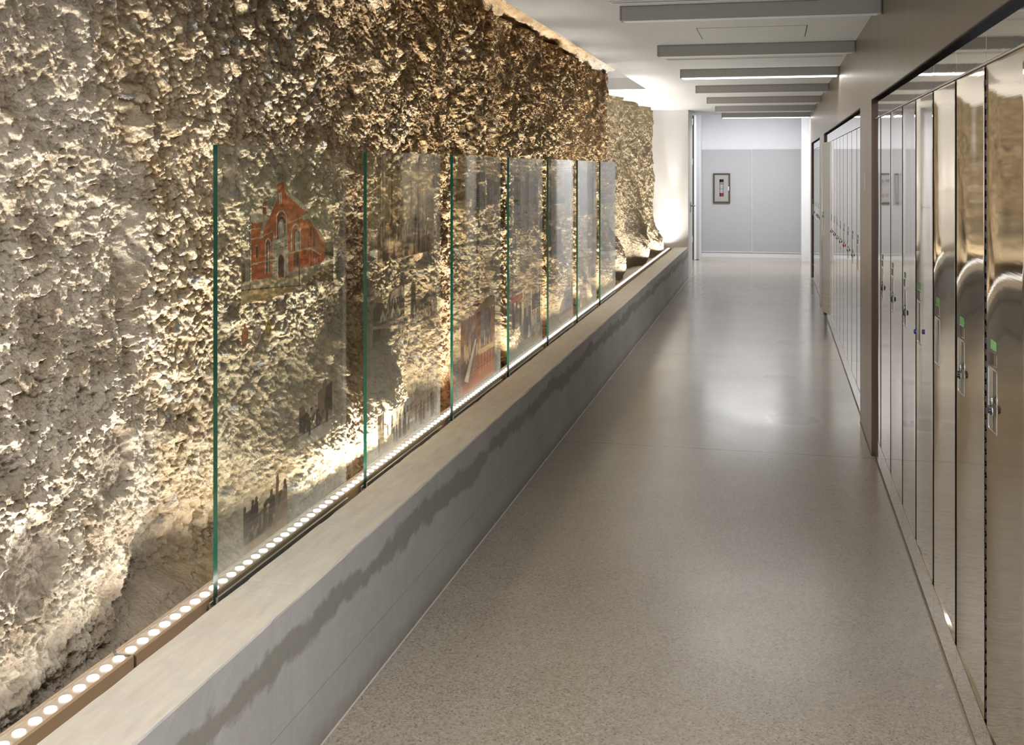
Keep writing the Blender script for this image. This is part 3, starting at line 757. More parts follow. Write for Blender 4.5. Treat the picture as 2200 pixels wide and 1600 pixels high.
p.build('building_print', PN[0], 'colour print of a red brick gabled building with stone portal')
# three pendants
for (uL, vT, vB, uR, c1, c2) in ((517, 697, 747, 535, (.48, .10, .06), (.12, .25, .10)), (541, 696, 740, 563, (.40, .36, .30), (.30, .12, .08)), (568, 682, 730, 585, (.46, .33, .07), (.15, .10, .03))):
    p = Pic(*area_of(uL, vT, vB, uR), (0, 0), 1, .0011)
    r = ((p.a - .5) / .42) ** 2 + ((p.b - .42) / .42) ** 2
    r2 = r + .25 * (vn(p.a * 7, p.b * 9, 3) - .5)
    p.put(r2 < 1, c1, .85); p.put(r2 < .45, c2, .8); p.put(r < .18, c1, .9)
    p.put((np.abs(p.a - .5) < .09) & (p.b > .75), c1, .85)
    if c1[1] > .35: p.put((np.abs(np.abs(p.a - .5) - (p.b - .5) * .9) < .06) & (p.b > .55), (.3, .28, .24), .8)
    p.tone(8, .5, 9); p.build('medal_print', PN[0])
def textpic(uL, vT, vB, uR, n, par, seed, al=.45, col=(.10, .09, .07)):
    p = Pic(*area_of(uL, vT, vB, uR), (0, 0), 1, .0016); p.text_rows(n, seed, col, al); return p.build('text_print', par)
textpic(608, 625, 738, 712, 6, PN[0], 4, .42)
textpic(628, 1036, 1098, 711, 4, PN[0], 6, .45)
lines = ['The Armouries building was designed by David Ewart,', 'the prolific chief architect of the Federal Department', 'of Public Works who also designed the Sandwich Post', 'Office. The Armouries showcases the fashionable',
         'Richardson Romanesque style, with bold stone entrances', 'and mighty oak doors surrounded by pressed brick', 'and limestone arches and gargoyles']
yr, zr = on_plane(629, 883, XPR)
def text_mesh(body, size, yr, z, par, name='text_print'):
    cu = bpy.data.curves.new('t', 'FONT'); cu.body = body; cu.size = size; cu.align_x = 'RIGHT'; cu.resolution_u = 2; cu.space_character = .92
    to = bpy.data.objects.new('t', cu); COL.objects.link(to); bpy.context.view_layer.update()
    me = bpy.data.meshes.new_from_object(to.evaluated_get(bpy.context.evaluated_depsgraph_get()))
    bpy.data.objects.remove(to); n_ = len(me.vertices); co = np.zeros(n_ * 3, np.float32); me.vertices.foreach_get('co', co); co = co.reshape(-1, 3)
    w = co[:, 0].max() - co[:, 0].min()
    out = np.stack([np.full(n_, XPR), yr + co[:, 0], z + co[:, 1]], -1); me.vertices.foreach_set('co', out.astype(np.float32).ravel())
    me.materials.clear(); me.materials.append(M['ink']); me.update()
    o = bpy.data.objects.new(name, me); COL.objects.link(o); o.parent = par; o.matrix_parent_inverse = Matrix.Translation(par.location).inverted(); return o, w
ltxt = []
for k, s_ in enumerate(lines):
    o, w = text_mesh(s_, .0165, yr, zr - .0245 * k - .012, PN[0]); ltxt.append(o)
# merge the paragraph into one part
me0 = bpy.data.meshes.new('text_print'); bm = bmesh.new()
for o in ltxt: bm.from_mesh(o.data)
bm.to_mesh(me0); bm.free(); me0.materials.append(M['ink'])
for o in ltxt: bpy.data.objects.remove(o)
o = bpy.data.objects.new('paragraph_print', me0); COL.objects.link(o); o.parent = PN[0]; o.matrix_parent_inverse = Matrix.Translation(PN[0].location).inverted()

SP = (.11, .075, .05); SPL = (.58, .47, .32); SPD = (.03, .02, .015); SPM = (.18, .125, .085)
def sepia(par, box, seed, sky=.45, al=.72, light=SPL, mid=SPM, dark=SPD, cell=.0026, name='photo_print', label=None):
    p = Pic(*area_of(*box), (0, 0), 1, cell)
    p.put(np.ones(p.Y.shape, bool), mid, al * .8)
    p.put(p.b > 1 - sky, light, al * .35)
    p.par = par; p.nm = name; p.lb = label
    return p
def fin(p, seed, amt=.35, sc=14): p.tone(seed, amt, sc); p.build(p.nm, p.par, p.lb)
# panel 1 small photographs
p = sepia(PN[0], (642.5, 838, 968, 713.8), 1, .75)
p.put((p.b > .78) & (p.a < .55), (1, 1, 1), 0); p.put((p.b > .9) & (p.a < .72), (1, 1, 1), 0)
p.npoly([(.55, .3), (.55, .82), (.68, .84), (.72, .98), (.8, .99), (.84, .86), (1, .84), (1, .3)], SPM, .8); p.npoly([(.75, .45), (.8, .85), (.9, .88), (1, .9), (1, .4)], SPD, .75)
p.npoly([(0, .3), (0, .7), (.12, .72), (.2, .55), (.3, .5), (.3, .3)], SP, .75)
p.speck(31, 14, 12, .55, SPD, .85, .2, .62); p.nrect(0, 1, 0, .22, (.45, .40, .34), .5); p.people(3, 9, .14, .3, .25, SPD, .85); fin(p, 33)
p = sepia(PN[0], (522.5, 1062, 1195, 617), 2, .2, .75)
p.nrect(0, 1, .55, 1, SPL, .25); p.speck(41, 12, 8, .5, SPD, .8, .15, .68); p.people(5, 16, .2, .4, .38, SPD, .8); p.npoly([(.70, .1), (.73, .95), (.78, 1), (.8, .9), (.76, .1)], SP, .85)
p.npoly([(.76, .3), (.86, .62), (.94, .68), (1, .6), (1, .2), (.76, .15)], SP, .75); fin(p, 43)
# panel 2
p = sepia(PN[1], (810.8, 368, 565, 932), 3, .62, .8, (.72, .55, .30), (.40, .25, .12), (.10, .05, .02))
LAMP = (.16, .085, .035)
p.nrect(0, 1, .42, 1, (.72, .55, .30), .5)
p.nrect(.0, .05, .55, 1, (.35, .25, .14), .5); p.npoly([(.82, .42), (.84, .66), (.9, .7), (1, .72), (1, .42)], (.25, .15, .07), .75); p.nrect(.28, .36, .42, .75, (.5, .38, .24), .55); p.nrect(.36, .43, .42, .68, (.3, .2, .11), .65)
p.npoly([(.36, 1.0), (.38, 1), (.80, .82), (.80, .805)], LAMP, .6)
for a_, top_, w_ in ((.215, .97, .028), (.55, .88, .024), (.675, .86, .018), (.775, .83, .014)):
    p.nrect(a_, a_ + w_, .40, top_ - .02, LAMP, .75); q = ((p.a - a_ + .5 * w_) / (1.6 * w_)) ** 2 + ((p.b - top_ + .03) / .035) ** 2
    p.put((q < 1) & (q > .35) & (p.b > top_ - .03), LAMP, .75)
for a_ in (.16, .18, .40, .42, .59): p.nrect(a_, a_ + .006, .42, .8, LAMP, .6)
p.speck(51, 40, 12, .50, (.12, .06, .025), .8, .18, .44); p.people(7, 60, .16, .36, .10, (.12, .06, .02), .8); p.people(8, 26, .10, .22, .15, (.5, .36, .2), .6)
p.people(9, 16, -.04, .08, .24, (.12, .06, .025), .85); fin(p, 53, .4, 20)
p = sepia(PN[1], (801, 628, 738, 869), 4, .4, .8)
p.npoly([(0, .62), (.12, .78), (.3, .72), (.4, .55), (.52, .9), (.9, 1), (1, .98), (1, .5), (0, .4)], SP, .8); p.npoly([(.42, .55), (.55, .88), (.92, .98), (1, .8), (1, .7), (.6, .62)], (.42, .37, .32), .6)
for k in range(6): p.nrect(.5 + k * .08, .53 + k * .08, .52, .75, SPD, .8)
for k in range(4): p.npoly([(.2 + k * .16, .36), (.3 + k * .16, .6), (.4 + k * .16, .36)], (.55, .5, .44), .6)
p.people(11, 22, .3, .38, .12, SPD, .8); p.nrect(0, 1, .08, .3, (.38, .31, .26), .65); p.npoly([(0, .3), (0, 0), (.5, 0), (.95, .05), (.1, .26)], SPD, .75); p.npoly([(0, .33), (.9, .12), (.9, .09), (0, .27)], (.5, .44, .38), .6); fin(p, 55)
p = sepia(PN[1], (882, 612, 705, 938), 5, .4, .8)
p.put((p.b > .72) & (p.a > .24), (1, 1, 1), 0)
p.npoly([(.02, .3), (.02, 1), (.18, 1), (.2, .3)], SP, .85); p.nrect(.09, .12, .55, .9, SPD, .85); p.npoly([(.3, .5), (.72, .76), (.74, .6), (.6, .5), (.3, .4)], SPD, .8)
p.npoly([(.72, .4), (.74, .62), (1, .6), (1, .35)], SPM, .7)
for k in range(5): p.nrect(.76 + k * .05, .78 + k * .05, .4, .7, SPD, .8)
p.speck(61, 18, 14, .5, SPD, .85, .05, .45); p.people(13, 30, .05, .35, .16, (.5, .45, .4), .6); fin(p, 57)
textpic(818, 700, 768, 926, 4, PN[1], 9, .45)
textpic(918, 598, 632, 940, 2, PN[1], 10, .45)
p = sepia(PN[1], (811.6, 862, 979, 932), 6, .7, .7)
p.C[..., 3] *= .35; G_ = (.30, .27, .27)
p.npoly([(0, .05), (0, .72), (.10, .74), (.10, .05)], SP, .8); p.npoly([(.26, .2), (.27, .62), (.30, .68), (.62, .7), (.64, .2)], G_, .6); p.npoly([(.5, .25), (.52, .56), (.60, .6), (.66, .88), (.72, .6), (.98, .62), (.98, .3)], SPM, .65)
for a_ in (.06, .25, .33, .57, .88): p.nrect(a_, a_ + .008, .15, .95, SPD, .65)
for k in range(5): p.nrect(.3 + k * .06, .33 + k * .06, .45, .58, SPD, .6)
p.people(15, 14, .02, .25, .3, SPD, .85); p.people(16, 6, -.02, .08, .42, SPD, .85); fin(p, 59)
# panel 3
p = sepia(PN[2], (979, 384, 450, 1009), 7, .3, .8); p.nrect(.02, .35, .35, 1, SPM, .8); p.speck(71, 8, 10, .5, SPD, .85, .2, .75); p.nrect(.7, .95, .3, .7, (.5, .45, .4), .6)
for k in range(4): p.nrect(.05 + k * .08, .08 + k * .08, .5, .95, SPD, .7)
p.nrect(0, 1, 0, .2, (.45, .4, .36), .5); fin(p, 71)
p = sepia(PN[2], (1014, 370, 453, 1042.5), 8, .35, .8); p.npoly([(.3, .1), (.35, .55), (.55, .6), (1, .2), (1, .1)], SPD, .85)
for k in range(8): p.npoly([(.32 + k * .02, .12 + k * .055), (.95 - k * .04, .10 + k * .055), (.95 - k * .04, .125 + k * .055), (.32 + k * .02, .145 + k * .055)], (.5, .45, .4), .7)
p.nrect(.5, 1, .75, 1, SP, .8); p.npoly([(0, .55), (0, .8), (.4, .85), (.5, .6)], (.4, .34, .3), .7); fin(p, 73)
p = sepia(PN[2], (1046, 379, 441, 1071.5), 9, .2, .8, dark=(.08, .06, .08)); p.npoly([(0, .1), (0, .95), (.6, .85), (1, .62), (1, .4), (.5, .3), (.4, .05)], (.08, .06, .08), .85); p.people(17, 6, .05, .25, .35, (.45, .4, .38), .7); fin(p, 75)
textpic(994, 488, 532, 1058, 4, PN[2], 12, .5)
textpic(1009, 648, 664, 1042, 1, PN[2], 13, .6, (.5, .12, .08))
p = sepia(PN[2], (989.7, 662, 852, 1063), 10, .2, .85, (.4, .2, .12), (.26, .10, .06), (.07, .03, .03))
p.put((p.b > .90) & (p.a < .60), (1, 1, 1), 0); p.npoly([(0, .78), (.3, .84), (.6, .95), (.75, 1), (1, .97), (1, .88), (0, .72)], (.22, .15, .07), .8)
p.nrect(0, 1, .55, .84, (.30, .13, .08), .8); p.speck(81, 30, 8, .52, (.09, .04, .03), .9, .45, .86); p.npoly([(.55, .45), (.55, .8), (.8, .86), (.85, .45)], (.12, .12, .15), .8)
p.npoly([(0, .35), (.15, .38), (.38, .62), (.45, .55), (.25, .12), (0, .1)], (.07, .03, .025), .9); p.npoly([(.1, .14), (.4, .56), (.44, .56), (.2, .1)], (.6, .5, .4), .6)
for k in range(5): p.nrect(.52 + k * .09, .56 + k * .09, .1, .38, (.5, .14, .05), .85)
p.nrect(.5, .95, .34, .40, (.75, .55, .3), .6); p.people(18, 20, .3, .45, .14, (.65, .45, .25), .7); fin(p, 77, .4, 16)
# panel 4
p = sepia(PN[3], (1104, 367, 494, 1156), 11, .3, .8)
for k in range(7):
    for c_ in (0, 1):
        x0 = .05 + c_ * .5; p.put(((p.a - x0 - .2) / .24) ** 2 + ((p.b - .05 - k * .062) / .024) ** 2 < 1, (.42, .36, .31), .7)
        p.put(np.abs(((p.a - x0 - .2) / .24) ** 2 + ((p.b - .05 - k * .062) / .026) ** 2 - 1) < .16, SPD, .8)
p.npoly([(.2, .35), (.18, .72), (.27, .8), (.40, .72), (.40, .2), (.3, .15)], (.38, .34, .30), .8); p.put(((p.a - .29) / .08) ** 2 + ((p.b - .86) / .045) ** 2 < 1, (.5, .45, .4), .7)
p.nrect(.36, .40, .1, .75, SPD, .85); p.nrect(0, .16, .3, .9, SP, .85); p.nrect(.44, .6, .4, .95, SPD, .75); p.npoly([(.62, .45), (.62, .75), (.75, .82), (.9, .7), (.9, .45)], (.3, .26, .23), .8); fin(p, 79, .3)
p = sepia(PN[3], (1098, 624, 727, 1122.8), 12, .3, .3, (.55, .5, .42), (.5, .45, .36), SPD); p.nrect(0, 1, .70, .84, (.62, .10, .06), .8)
for k in range(9): p.nrect(.06 + k * .1, .09 + k * .1, .72, .82, (.6, .5, .4), .8)
p.nrect(.05, .95, .88, .95, SP, .6); p.people(21, 4, .1, .2, .5, SPD, .85); p.nrect(.3, .75, .15, .55, (.15, .11, .09), .8); p.nm = 'newspaper_print'; fin(p, 81)
p = sepia(PN[3], (1125, 634, 731, 1141), 13, .3, .88, SPD, SPD, SPD); p.npoly([(.35, .5), (.35, .7), (.45, .82), (.6, .72), (.6, .5)], (.4, .35, .3), .8); p.npoly([(.55, 0), (.6, .25), (.8, .28), (.9, 0)], (.5, .44, .36), .7); fin(p, 83)
p = sepia(PN[3], (1142.5, 618, 667, 1161), 14, .4, .85); p.speck(91, 10, 8, .48, SPD, .9, 0, .7); p.people(23, 9, .3, .7, .3, SPD, .85); fin(p, 85)
p = sepia(PN[3], (1142.5, 669, 737, 1161), 15, .1, .85); p.speck(93, 10, 14, .5, SPD, .9); p.people(25, 9, .1, .6, .35, (.5, .45, .4), .75); fin(p, 87)
# panel 5
p = sepia(PN[4], (1182, 367, 440, 1227), 16, .3, .45, (.55, .55, .56), (.45, .45, .46), (.15, .16, .19)); p.nrect(.66, 1, 0, .95, (.25, .27, .31), .6); p.nrect(0, .66, 0, .18, (.15, .15, .17), .7)
for k in range(8): p.nrect(.7 + k * .035, .715 + k * .035, .05, .9, (.4, .42, .45), .6)
fin(p, 89)
p = sepia(PN[4], (1184, 497, 552, 1206), 17, .2, .85, dark=(.07, .06, .05)); p.speck(95, 7, 9, .5, (.55, .45, .35), .8); p.speck(97, 6, 8, .56, SPD, .9); fin(p, 91)
textpic(1211, 488, 535, 1226, 6, PN[4], 14, .4); textpic(1189, 452, 492, 1218, 4, PN[4], 16, .3)
p = sepia(PN[4], (1202, 610, 688, 1230.5), 18, .3, .8, (.36, .26, .26), (.26, .15, .14), (.10, .05, .05)); p.put(p.b > .30 + 1.05 * p.a, (1, 1, 1), 0)
for k in range(6): p.nrect(.35 + k * .11, .40 + k * .11, .1 + k * .03, .3 + .11 * k, (.07, .04, .05), .85); p.npoly([(.3, .25 + k * .1), (1, .35 + k * .1), (1, .37 + k * .1), (.3, .27 + k * .1)], (.5, .42, .4), .5)
fin(p, 93)
# panel 6
p = sepia(PN[5], (1246, 366, 465, 1275), 19, .3, .8, (.30, .22, .23), (.25, .20, .21), (.10, .08, .10)); p.speck(99, 8, 10, .52, (.10, .08, .10), .8)
for k in range(7): p.nrect(.15 + k * .11, .18 + k * .11, .35, .75, (.35, .22, .18), .7)
fin(p, 95)
p = sepia(PN[5], (1264, 549, 598, 1279), 20, .2, .7, (.36, .34, .36), (.32, .30, .32), SPD); fin(p, 97)
textpic(1248, 558, 596, 1262, 6, PN[5], 18, .4); textpic(1248, 478, 520, 1276, 4, PN[5], 20, .35)
p = sepia(PN[5], (1246, 614, 661, 1260), 21, .2, .85, (.45, .2, .12), (.35, .13, .07), (.15, .05, .03)); p.speck(98, 9, 7, .5, (.5, .42, .3), .8); fin(p, 99)

# ------------------------------------------------------------------ ceiling beams and fittings
proto = None
blabels = ['out of view', 'nearest', 'second', 'third, with a lit underside', 'fourth', 'fifth', 'sixth', 'furthest, with a lit underside']
def make_beam(lit):
    t = empty('ceiling_beam', (0, 0, ZC), 'x', 'beam')
    w = .045; hgt = .072; z1 = 0
    b = MB(); b.box(-.765, XW - .006, -w, w, -hgt, z1 - .0005, bev=.003); b.build('beam_body', M['beam_grey'], t)
    b = MB(); b.box(-.772, -.7655, -w - .002, w + .002, -hgt - .001, 0); b.build('end_plate', M['beam_grey'], t)
    b = MB()
    if lit: b.box(-.755, XW - .02, -w - .0012, w * .8, -hgt - .0065, -hgt - .0005, bev=.001); b.build('light_tube', M['tube'], t)
    else: b.box(-.755, XW - .02, -w * .8, w * .8, -hgt - .004, -hgt - .0005, bev=.001); b.build('diffuser', M['white_label'], t)
    return t
bd = make_beam(False); bl = make_beam(True); used = set()
names = {0: 'nearest grey ceiling beam, cut by the top of the picture', 1: 'second grey ceiling beam from the front, unlit', 2: 'grey ceiling beam with a bright light line, the nearer lit one',
         3: 'grey unlit ceiling beam just beyond the nearer lit one', 4: 'grey unlit ceiling beam, second beyond the nearer lit one', 5: 'grey unlit ceiling beam just before the far lit one', 6: 'furthest grey ceiling beam, lit along its foot above the passage'}
for k in range(-2, 7):
    if k in (-1,): continue
    lit = k in (-2, 2, 6); src = bl if lit else bd
    if k == -2: continue
    t = dup(src) if src in used else src; used.add(src)
    t.location = (0, 5.72 + 1.86 * k, ZC); t['label'] = names[k]; t['group'] = 'ceiling beams across the corridor'
for k, pw in ((-2, 34), (2, 13), (6, 6)):
    area('beam_lamp', (-.13, 5.72 + 1.86 * k, ZC - .082), (0, 0, 0), 1.2, .08, pw, (1, .965, .93), 170)
# slot diffusers
for i, (yy, lb) in enumerate(((5.52, 'thin white linear air slot in the ceiling at the very top of the picture'), (8.52, 'thin white linear air slot in the ceiling between the second and third beams'))):
    t = empty('air_slot', (-.16, yy, ZC), lb, 'air vent', 'linear air slots in the ceiling')
    b = MB(); b.box(-.80, .475, yy - .03, yy - .018, ZC - .006, ZC); b.box(-.80, .475, yy + .018, yy + .03, ZC - .006, ZC); b.box(-.80, -.79, yy - .018, yy + .018, ZC - .006, ZC); b.box(.465, .475, yy - .018, yy + .018, ZC - .006, ZC); child('frame', b, M['white_label'], t)
    b = MB(); b.box(-.79, .465, yy - .018, yy + .018, ZC - .002, ZC - .0002); child('slot', b, M['black_gap'], t)
    b = MB(); b.box(-.79, .465, yy - .004, yy + .004, ZC - .007, ZC - .002); child('blade', b, M['aluminium'], t)
b = MB(); b.box(-.448, .178, 6.66, 7.22, ZC - .003, ZC + .003); t = b.build('access_hatch', M['ceiling_paint']); tag(t, 'flush painted access hatch in the ceiling between the first and second beams', 'hatch')
b = MB()
for xx in (-.4505, .1795): b.box(xx - .0015, xx + .0015, 6.66, 7.22, ZC - .0035, ZC)
child('reveal', b, M['black_gap'], t)
t = None
for (x, yy, lb) in ((-.375, 6.12, 'small white ceiling sensor peeping out under the nearest beam'), (-.25, 14.05, 'tiny white ceiling sensor between the fifth and sixth beams')):
    s_ = empty('ceiling_sensor', (x, yy, ZC), lb, 'sensor', 'white ceiling sensors')
    b = MB(); b.cyl((0, 0, 0), 'z', .055, -.012, 28, r2=.052); b.build('base', M['white_label'], s_)
    b = MB(); b.cyl((0, 0, -.012), 'z', .038, -.016, 28, r2=.026); b.build('cap', M['white_label'], s_)

# ------------------------------------------------------------------ lockers
Z0, ZD, ZF = .134, 1.8135, 1.902
YK = lambda y: (y - .1255) * .983 + .1234
DOOR_S = {11 + 7 * 4: .030, 11 + 7 * 5: .045, 11 + 7 * 6: .050, 11 + 7 * 7: .050}
def warp(w, h, seed):
    """door skin: slightly dished pressed sheet, local origin at the far bottom corner; y runs to the camera (negative)"""
    nt_, nz_ = 40, 56
    t, u = np.meshgrid(np.linspace(0, 1, nt_), np.linspace(0, 1, nz_))
    r = random.Random(seed); S = DOOR_S.get(seed, .010 + .010 * r.random())
    d = S * w * .33 * (1 - np.exp(-t / .33)) * (.92 + .08 * np.sin(PI * u)) - .0012 * ss(.90, 1, t)
    d += .00040 * (fbm(t * 1.6 + seed, u * 4.5, 2, seed) - .5) * 2 * np.sin(PI * t) ** .5
    return d, t, u
def make_door(w, seed):
    h = ZD - Z0; d, t, u = warp(w, h, seed)
    X = d; Y = -t * w; Z = Z0 + u * h
    b = MB(); R, C = X.shape
    vs = list(zip(X.ravel().tolist(), Y.ravel().tolist(), Z.ravel().tolist()))
    b.add(vs, [(i * C + j, (i + 1) * C + j, (i + 1) * C + j + 1, i * C + j + 1) for i in range(R - 1) for j in range(C - 1)], 0, True)
    T = .017
    b.add([(0, 0, Z0), (T, 0, Z0), (T, 0, ZD), (0, 0, ZD)], [(0, 1, 2, 3)]); b.add([(0, -w, Z0), (T, -w, Z0), (T, -w, ZD), (0, -w, ZD)], [(0, 3, 2, 1)])
    b.add([(0, 0, ZD), (0, -w, ZD), (T, -w, ZD), (T, 0, ZD)], [(0, 1, 2, 3)]); b.add([(0, 0, Z0), (0, -w, Z0), (T, -w, Z0), (T, 0, Z0)], [(0, 3, 2, 1)]); b.add([(T, 0, Z0), (T, -w, Z0), (T, -w, ZD), (T, 0, ZD)], [(0, 1, 2, 3)])
    me = bpy.data.meshes.new('door'); me.from_pydata(b.v, [], b.f); me.polygons.foreach_set('use_smooth', b.sm); me.materials.append(M['mirror_steel']); me.update(); return me
M['recess'] = plain('recess', (.30, .29, .28), .25, metal=.9)
def handle_mesh():
    b = MB()  # rim, bar, recess plate (local to door: far edge y=0)
    y0, y1, z0, z1 = -.018, -.112, .896, 1.054
    e = .0035
    b.box(-.0012, .004, y1, y1 + .007, z0, z1, 1); b.box(-.0012, .004, y0 - .003, y0, z0, z1, 1); b.box(-.0012, .004, y1, y0, z0, z0 + e, 1); b.box(-.0012, .004, y1, y0, z1 - e, z1, 1)
    b.box(-.0002, .004, y1 + .007, y0 - .048, z0 + e, z1 - e, 2)
    n = 9; pr = [(.0002 - .0018 * math.sin(a), y0 - .0255 + .022 * math.cos(a)) for a in np.linspace(0, PI, n)]
    b.add([(x, y, z0 + e + .006) for x, y in pr] + [(x, y, z1 - e) for x, y in pr], [(i, i + 1, n + i + 1, n + i) for i in range(n - 1)], 1, True)
    return b.mesh('handle', [M['chrome'], M['satin_bar'], M['recess']])
def plate_mesh():
    b = MB(); y0, y1, z0, z1 = -.024, -.108, 1.060, 1.096
    b.box(-.001, .003, y1, y0, z0, z0 + .003, 0); b.box(-.001, .003, y1, y0, z1 - .003, z1, 0); b.box(-.001, .003, y1, y1 + .003, z0, z1, 0); b.box(-.001, .003, y0 - .003, y0, z0, z1, 0)
    b.box(-.0001, .003, y1, y0, z0, z1, 1); return b.mesh('number_plate', [M['filler_steel'], M['hinge_metal']])
def tape_mesh():
    b = MB(); b.box(-.0007, .003, -.104, -.046, 1.100, 1.123); return b.mesh('tape', [M['green_tape']])
def hinge_mesh(w, knuckles):
    b = MB(); z = Z0 + .01; yy = -w - .014; k = 0
    b.box(.008, .012, yy - .012, yy + .014, Z0, ZD, 0)
    while knuckles and z < ZD - .02:
        if k % 2 == 0: b.cyl((.004, yy, z), 'z', .0045, .015, 8, 1)
        z += .015; k += 1
    return b.mesh('hinge', [M['black_gap'], M['hinge_metal']])
HM, PM, TM = handle_mesh(), plate_mesh(), tape_mesh()
GAP = .034
def mk(name, me, par, loc=(0, 0, 0)):
    o = bpy.data.objects.new(name, me); COL.objects.link(o); o.parent = par; o.location = loc; return o
def locker(yf, yn, seed, label, group, tape=True, ajar=0, handle=True, rail=True, knuckles=False):
    """yf = far edge, yn = near edge of the unit"""
    W = yf - yn; w = W - GAP
    t = empty('locker', (XL, yf, 0), label, 'locker', group)
    b = MB()
    b.box(.020, .40, -W + .001, -.001, Z0, Z0 + .015); b.box(.020, .40, -W + .001, -.001, ZD - .015, ZD); b.box(.39, .40, -W + .001, -.001, Z0, ZD); b.box(.020, .40, -W + .001, -W + .009, Z0, ZD); b.box(.020, .40, -.009, -.001, Z0, ZD)
    b.build('carcass', M['black_gap'], t)
    b = MB(); b.box(.0, .016, -W + .0008, -.0008, ZD + (.010 if rail else .005), ZF, bev=.0005); b.build('top_filler', M['filler_steel'], t)
    if rail: b = MB(); b.box(0, .012, -W + .0005, -.0005, ZD + .004, ZD + .0092, bev=.0005); b.build('head_rail', M['satin_bar'], t)
    b = MB(); b.box(0, .016, -W + .0012, -.0012, .012, Z0 - .004, bev=.0008); b.build('toe_kick', M['mirror_steel'], t)
    d = mk('door', make_door(w, seed), t, (0, -.006, 0))
    if handle:
        S = DOOR_S.get(seed, .014); hh = [mk('handle', HM, d), mk('number_plate', PM, d)]
        if tape: hh.append(mk('tape', TM, d, (0, random.uniform(-.004, .004), random.uniform(-.002, .002))))
        for q in hh: q.rotation_euler.z = S * .88; q.location.x = -.0002
    if ajar:
        # hinged on the near side
        d.location = (0 - math.sin(ajar) * w, -.006 - w + math.cos(ajar) * w, 0); d.rotation_euler.z = ajar
    mk('hinge', hinge_mesh(w, knuckles), t, (0, -.006, 0))
    return t
def padlock(yf, body_mat, label, group, dz=0):
    t = empty('padlock', (XL + .003, yf - .076, .955 + dz), label, 'padlock', group)
    b = MB(); b.cyl((-.0042, 0, -.004), 'x', .0155, -.002, 28, r2=.0145); b.build('lock_case', M['chrome'], t)
    b = MB(); b.cyl((-.0062, 0, 0), 'x', .0110, -.0075, 26, r2=.0098, ridge=.10); b.build('dial', body_mat, t)
    b = MB(); b.cyl((-.0061, 0, -.001), 'x', .0132, -.0016, 28, r2=.0128); b.build('dial_face', body_mat, t)
    b = MB(); b.tube([(-.0055, -.009, .012), (-.0055, -.009, .024), (-.0055, -.006, .030), (-.0055, 0, .033), (-.0055, .006, .030), (-.0055, .009, .024), (-.0055, .009, .012)], .0025, 8); b.build('shackle', M['chrome'], t)
    return t
seams1 = [6.317] + [YK(v) for v in (6.05, 5.548, 5.044, 4.575, 4.085, 3.59, 3.10, 2.62)]
l1 = ['narrow, at the far end of the nearest bay', 'second from the far end of the nearest bay, black padlock', 'third from the far end of the nearest bay, black padlock', 'fourth from the far end of the nearest bay, black padlock',
      'fifth from the far end of the nearest bay, blue spot in its handle', 'sixth from the far end of the nearest bay, without a padlock', 'just beyond the nearest one, with green tape and a black padlock',
      'nearest and widest, at the right edge, with green tape and black padlock', 'off the right edge', 'off the right edge again']
for i in range(8):
    locker(seams1[i], seams1[i + 1], 11 + i * 7, 'steel locker, ' + l1[i], 'lockers in the nearest bay', tape=i > 0, handle=i > 0, knuckles=i == 6)
# the rest of the bay beside the camera
b = MB(); b.box(XL, XL + .016, near[0] + .004, YK(2.62) - .0015, .012, ZF); b.build('wall_right.002', M['mirror_steel']); bpy.data.objects['wall_right.002']['kind'] = 'structure'
for i, lb in ((1, 'furthest black padlock in the nearest locker bay'), (2, 'black padlock on the third locker from the far end of the nearest bay'), (3, 'black padlock on the fourth locker from the far end of the nearest bay'),
              (6, 'black padlock on the locker next to the nearest one'), (7, 'largest black dial padlock, on the nearest locker at the right edge')):
    padlock(seams1[i] - .006, M['black_plastic'], lb, 'padlocks on the lockers')
bs = MB(); bs.cyl((XL - .0085, seams1[4] - .07, .94), 'x', .009, -.008, 18); tag(bs.build('lock_cap', M['blue_plastic']), 'small blue lock cap in the handle of the fifth locker of the nearest bay', 'lock')
seams2 = [12.34] + [YK(11.84 - .505 * k) for k in range(10)]
o2 = ['first', 'second', 'third', 'fourth', 'fifth', 'sixth', 'seventh', 'eighth', 'ninth', 'tenth']
lockc = {2: ('black', M['black_plastic']), 3: ('blue', M['blue_plastic']), 4: ('grey', M['silver_plastic']), 5: ('black', M['black_plastic']), 6: ('red', M['red_plastic']), 7: ('grey', M['silver_plastic']), 8: ('grey', M['silver_plastic'])}
for i in range(len(seams2) - 1):
    lb = 'steel locker, %s from the far end of the middle bay' % o2[i]
    if i == 1: lb = 'polished steel locker with its door standing ajar, in the middle bay'
    elif i == 0: lb = 'tall polished steel locker at the far end of the middle bay, behind the open door'
    elif i in lockc: lb += ', with a %s padlock' % lockc[i][0]
    locker(seams2[i], seams2[i + 1], 100 + i * 5, lb, 'lockers in the middle bay', ajar=(math.radians(8.5) if i == 1 else 0), rail=False)
    if i in lockc and i > 1: padlock(seams2[i] - .006, lockc[i][1], '%s padlock on the %s locker from the far end of the middle bay' % (lockc[i][0], o2[i]), 'padlocks on the lockers')
b = MB(); b.box(XL, XL + .016, mid[0] + .004, seams2[-1] - .0015, .012, ZF); b.build('wall_right.003', M['mirror_steel']); bpy.data.objects['wall_right.003']['kind'] = 'structure'
seams3 = [16.545] + [YK(v) for v in (16.27, 15.76, 15.25, 14.74, 14.23)] + [13.505]
for i in range(6):
    locker(seams3[i], seams3[i + 1], 200 + i * 5, 'distant steel locker, %s from the far end of the furthest bay' % o2[i], 'lockers in the furthest bay', rail=False)
    if i in (1, 3, 4, 5): padlock(seams3[i] - .006, M['black_plastic'], 'tiny padlock on the %s locker from the far end of the furthest bay' % o2[i], 'padlocks on the lockers')

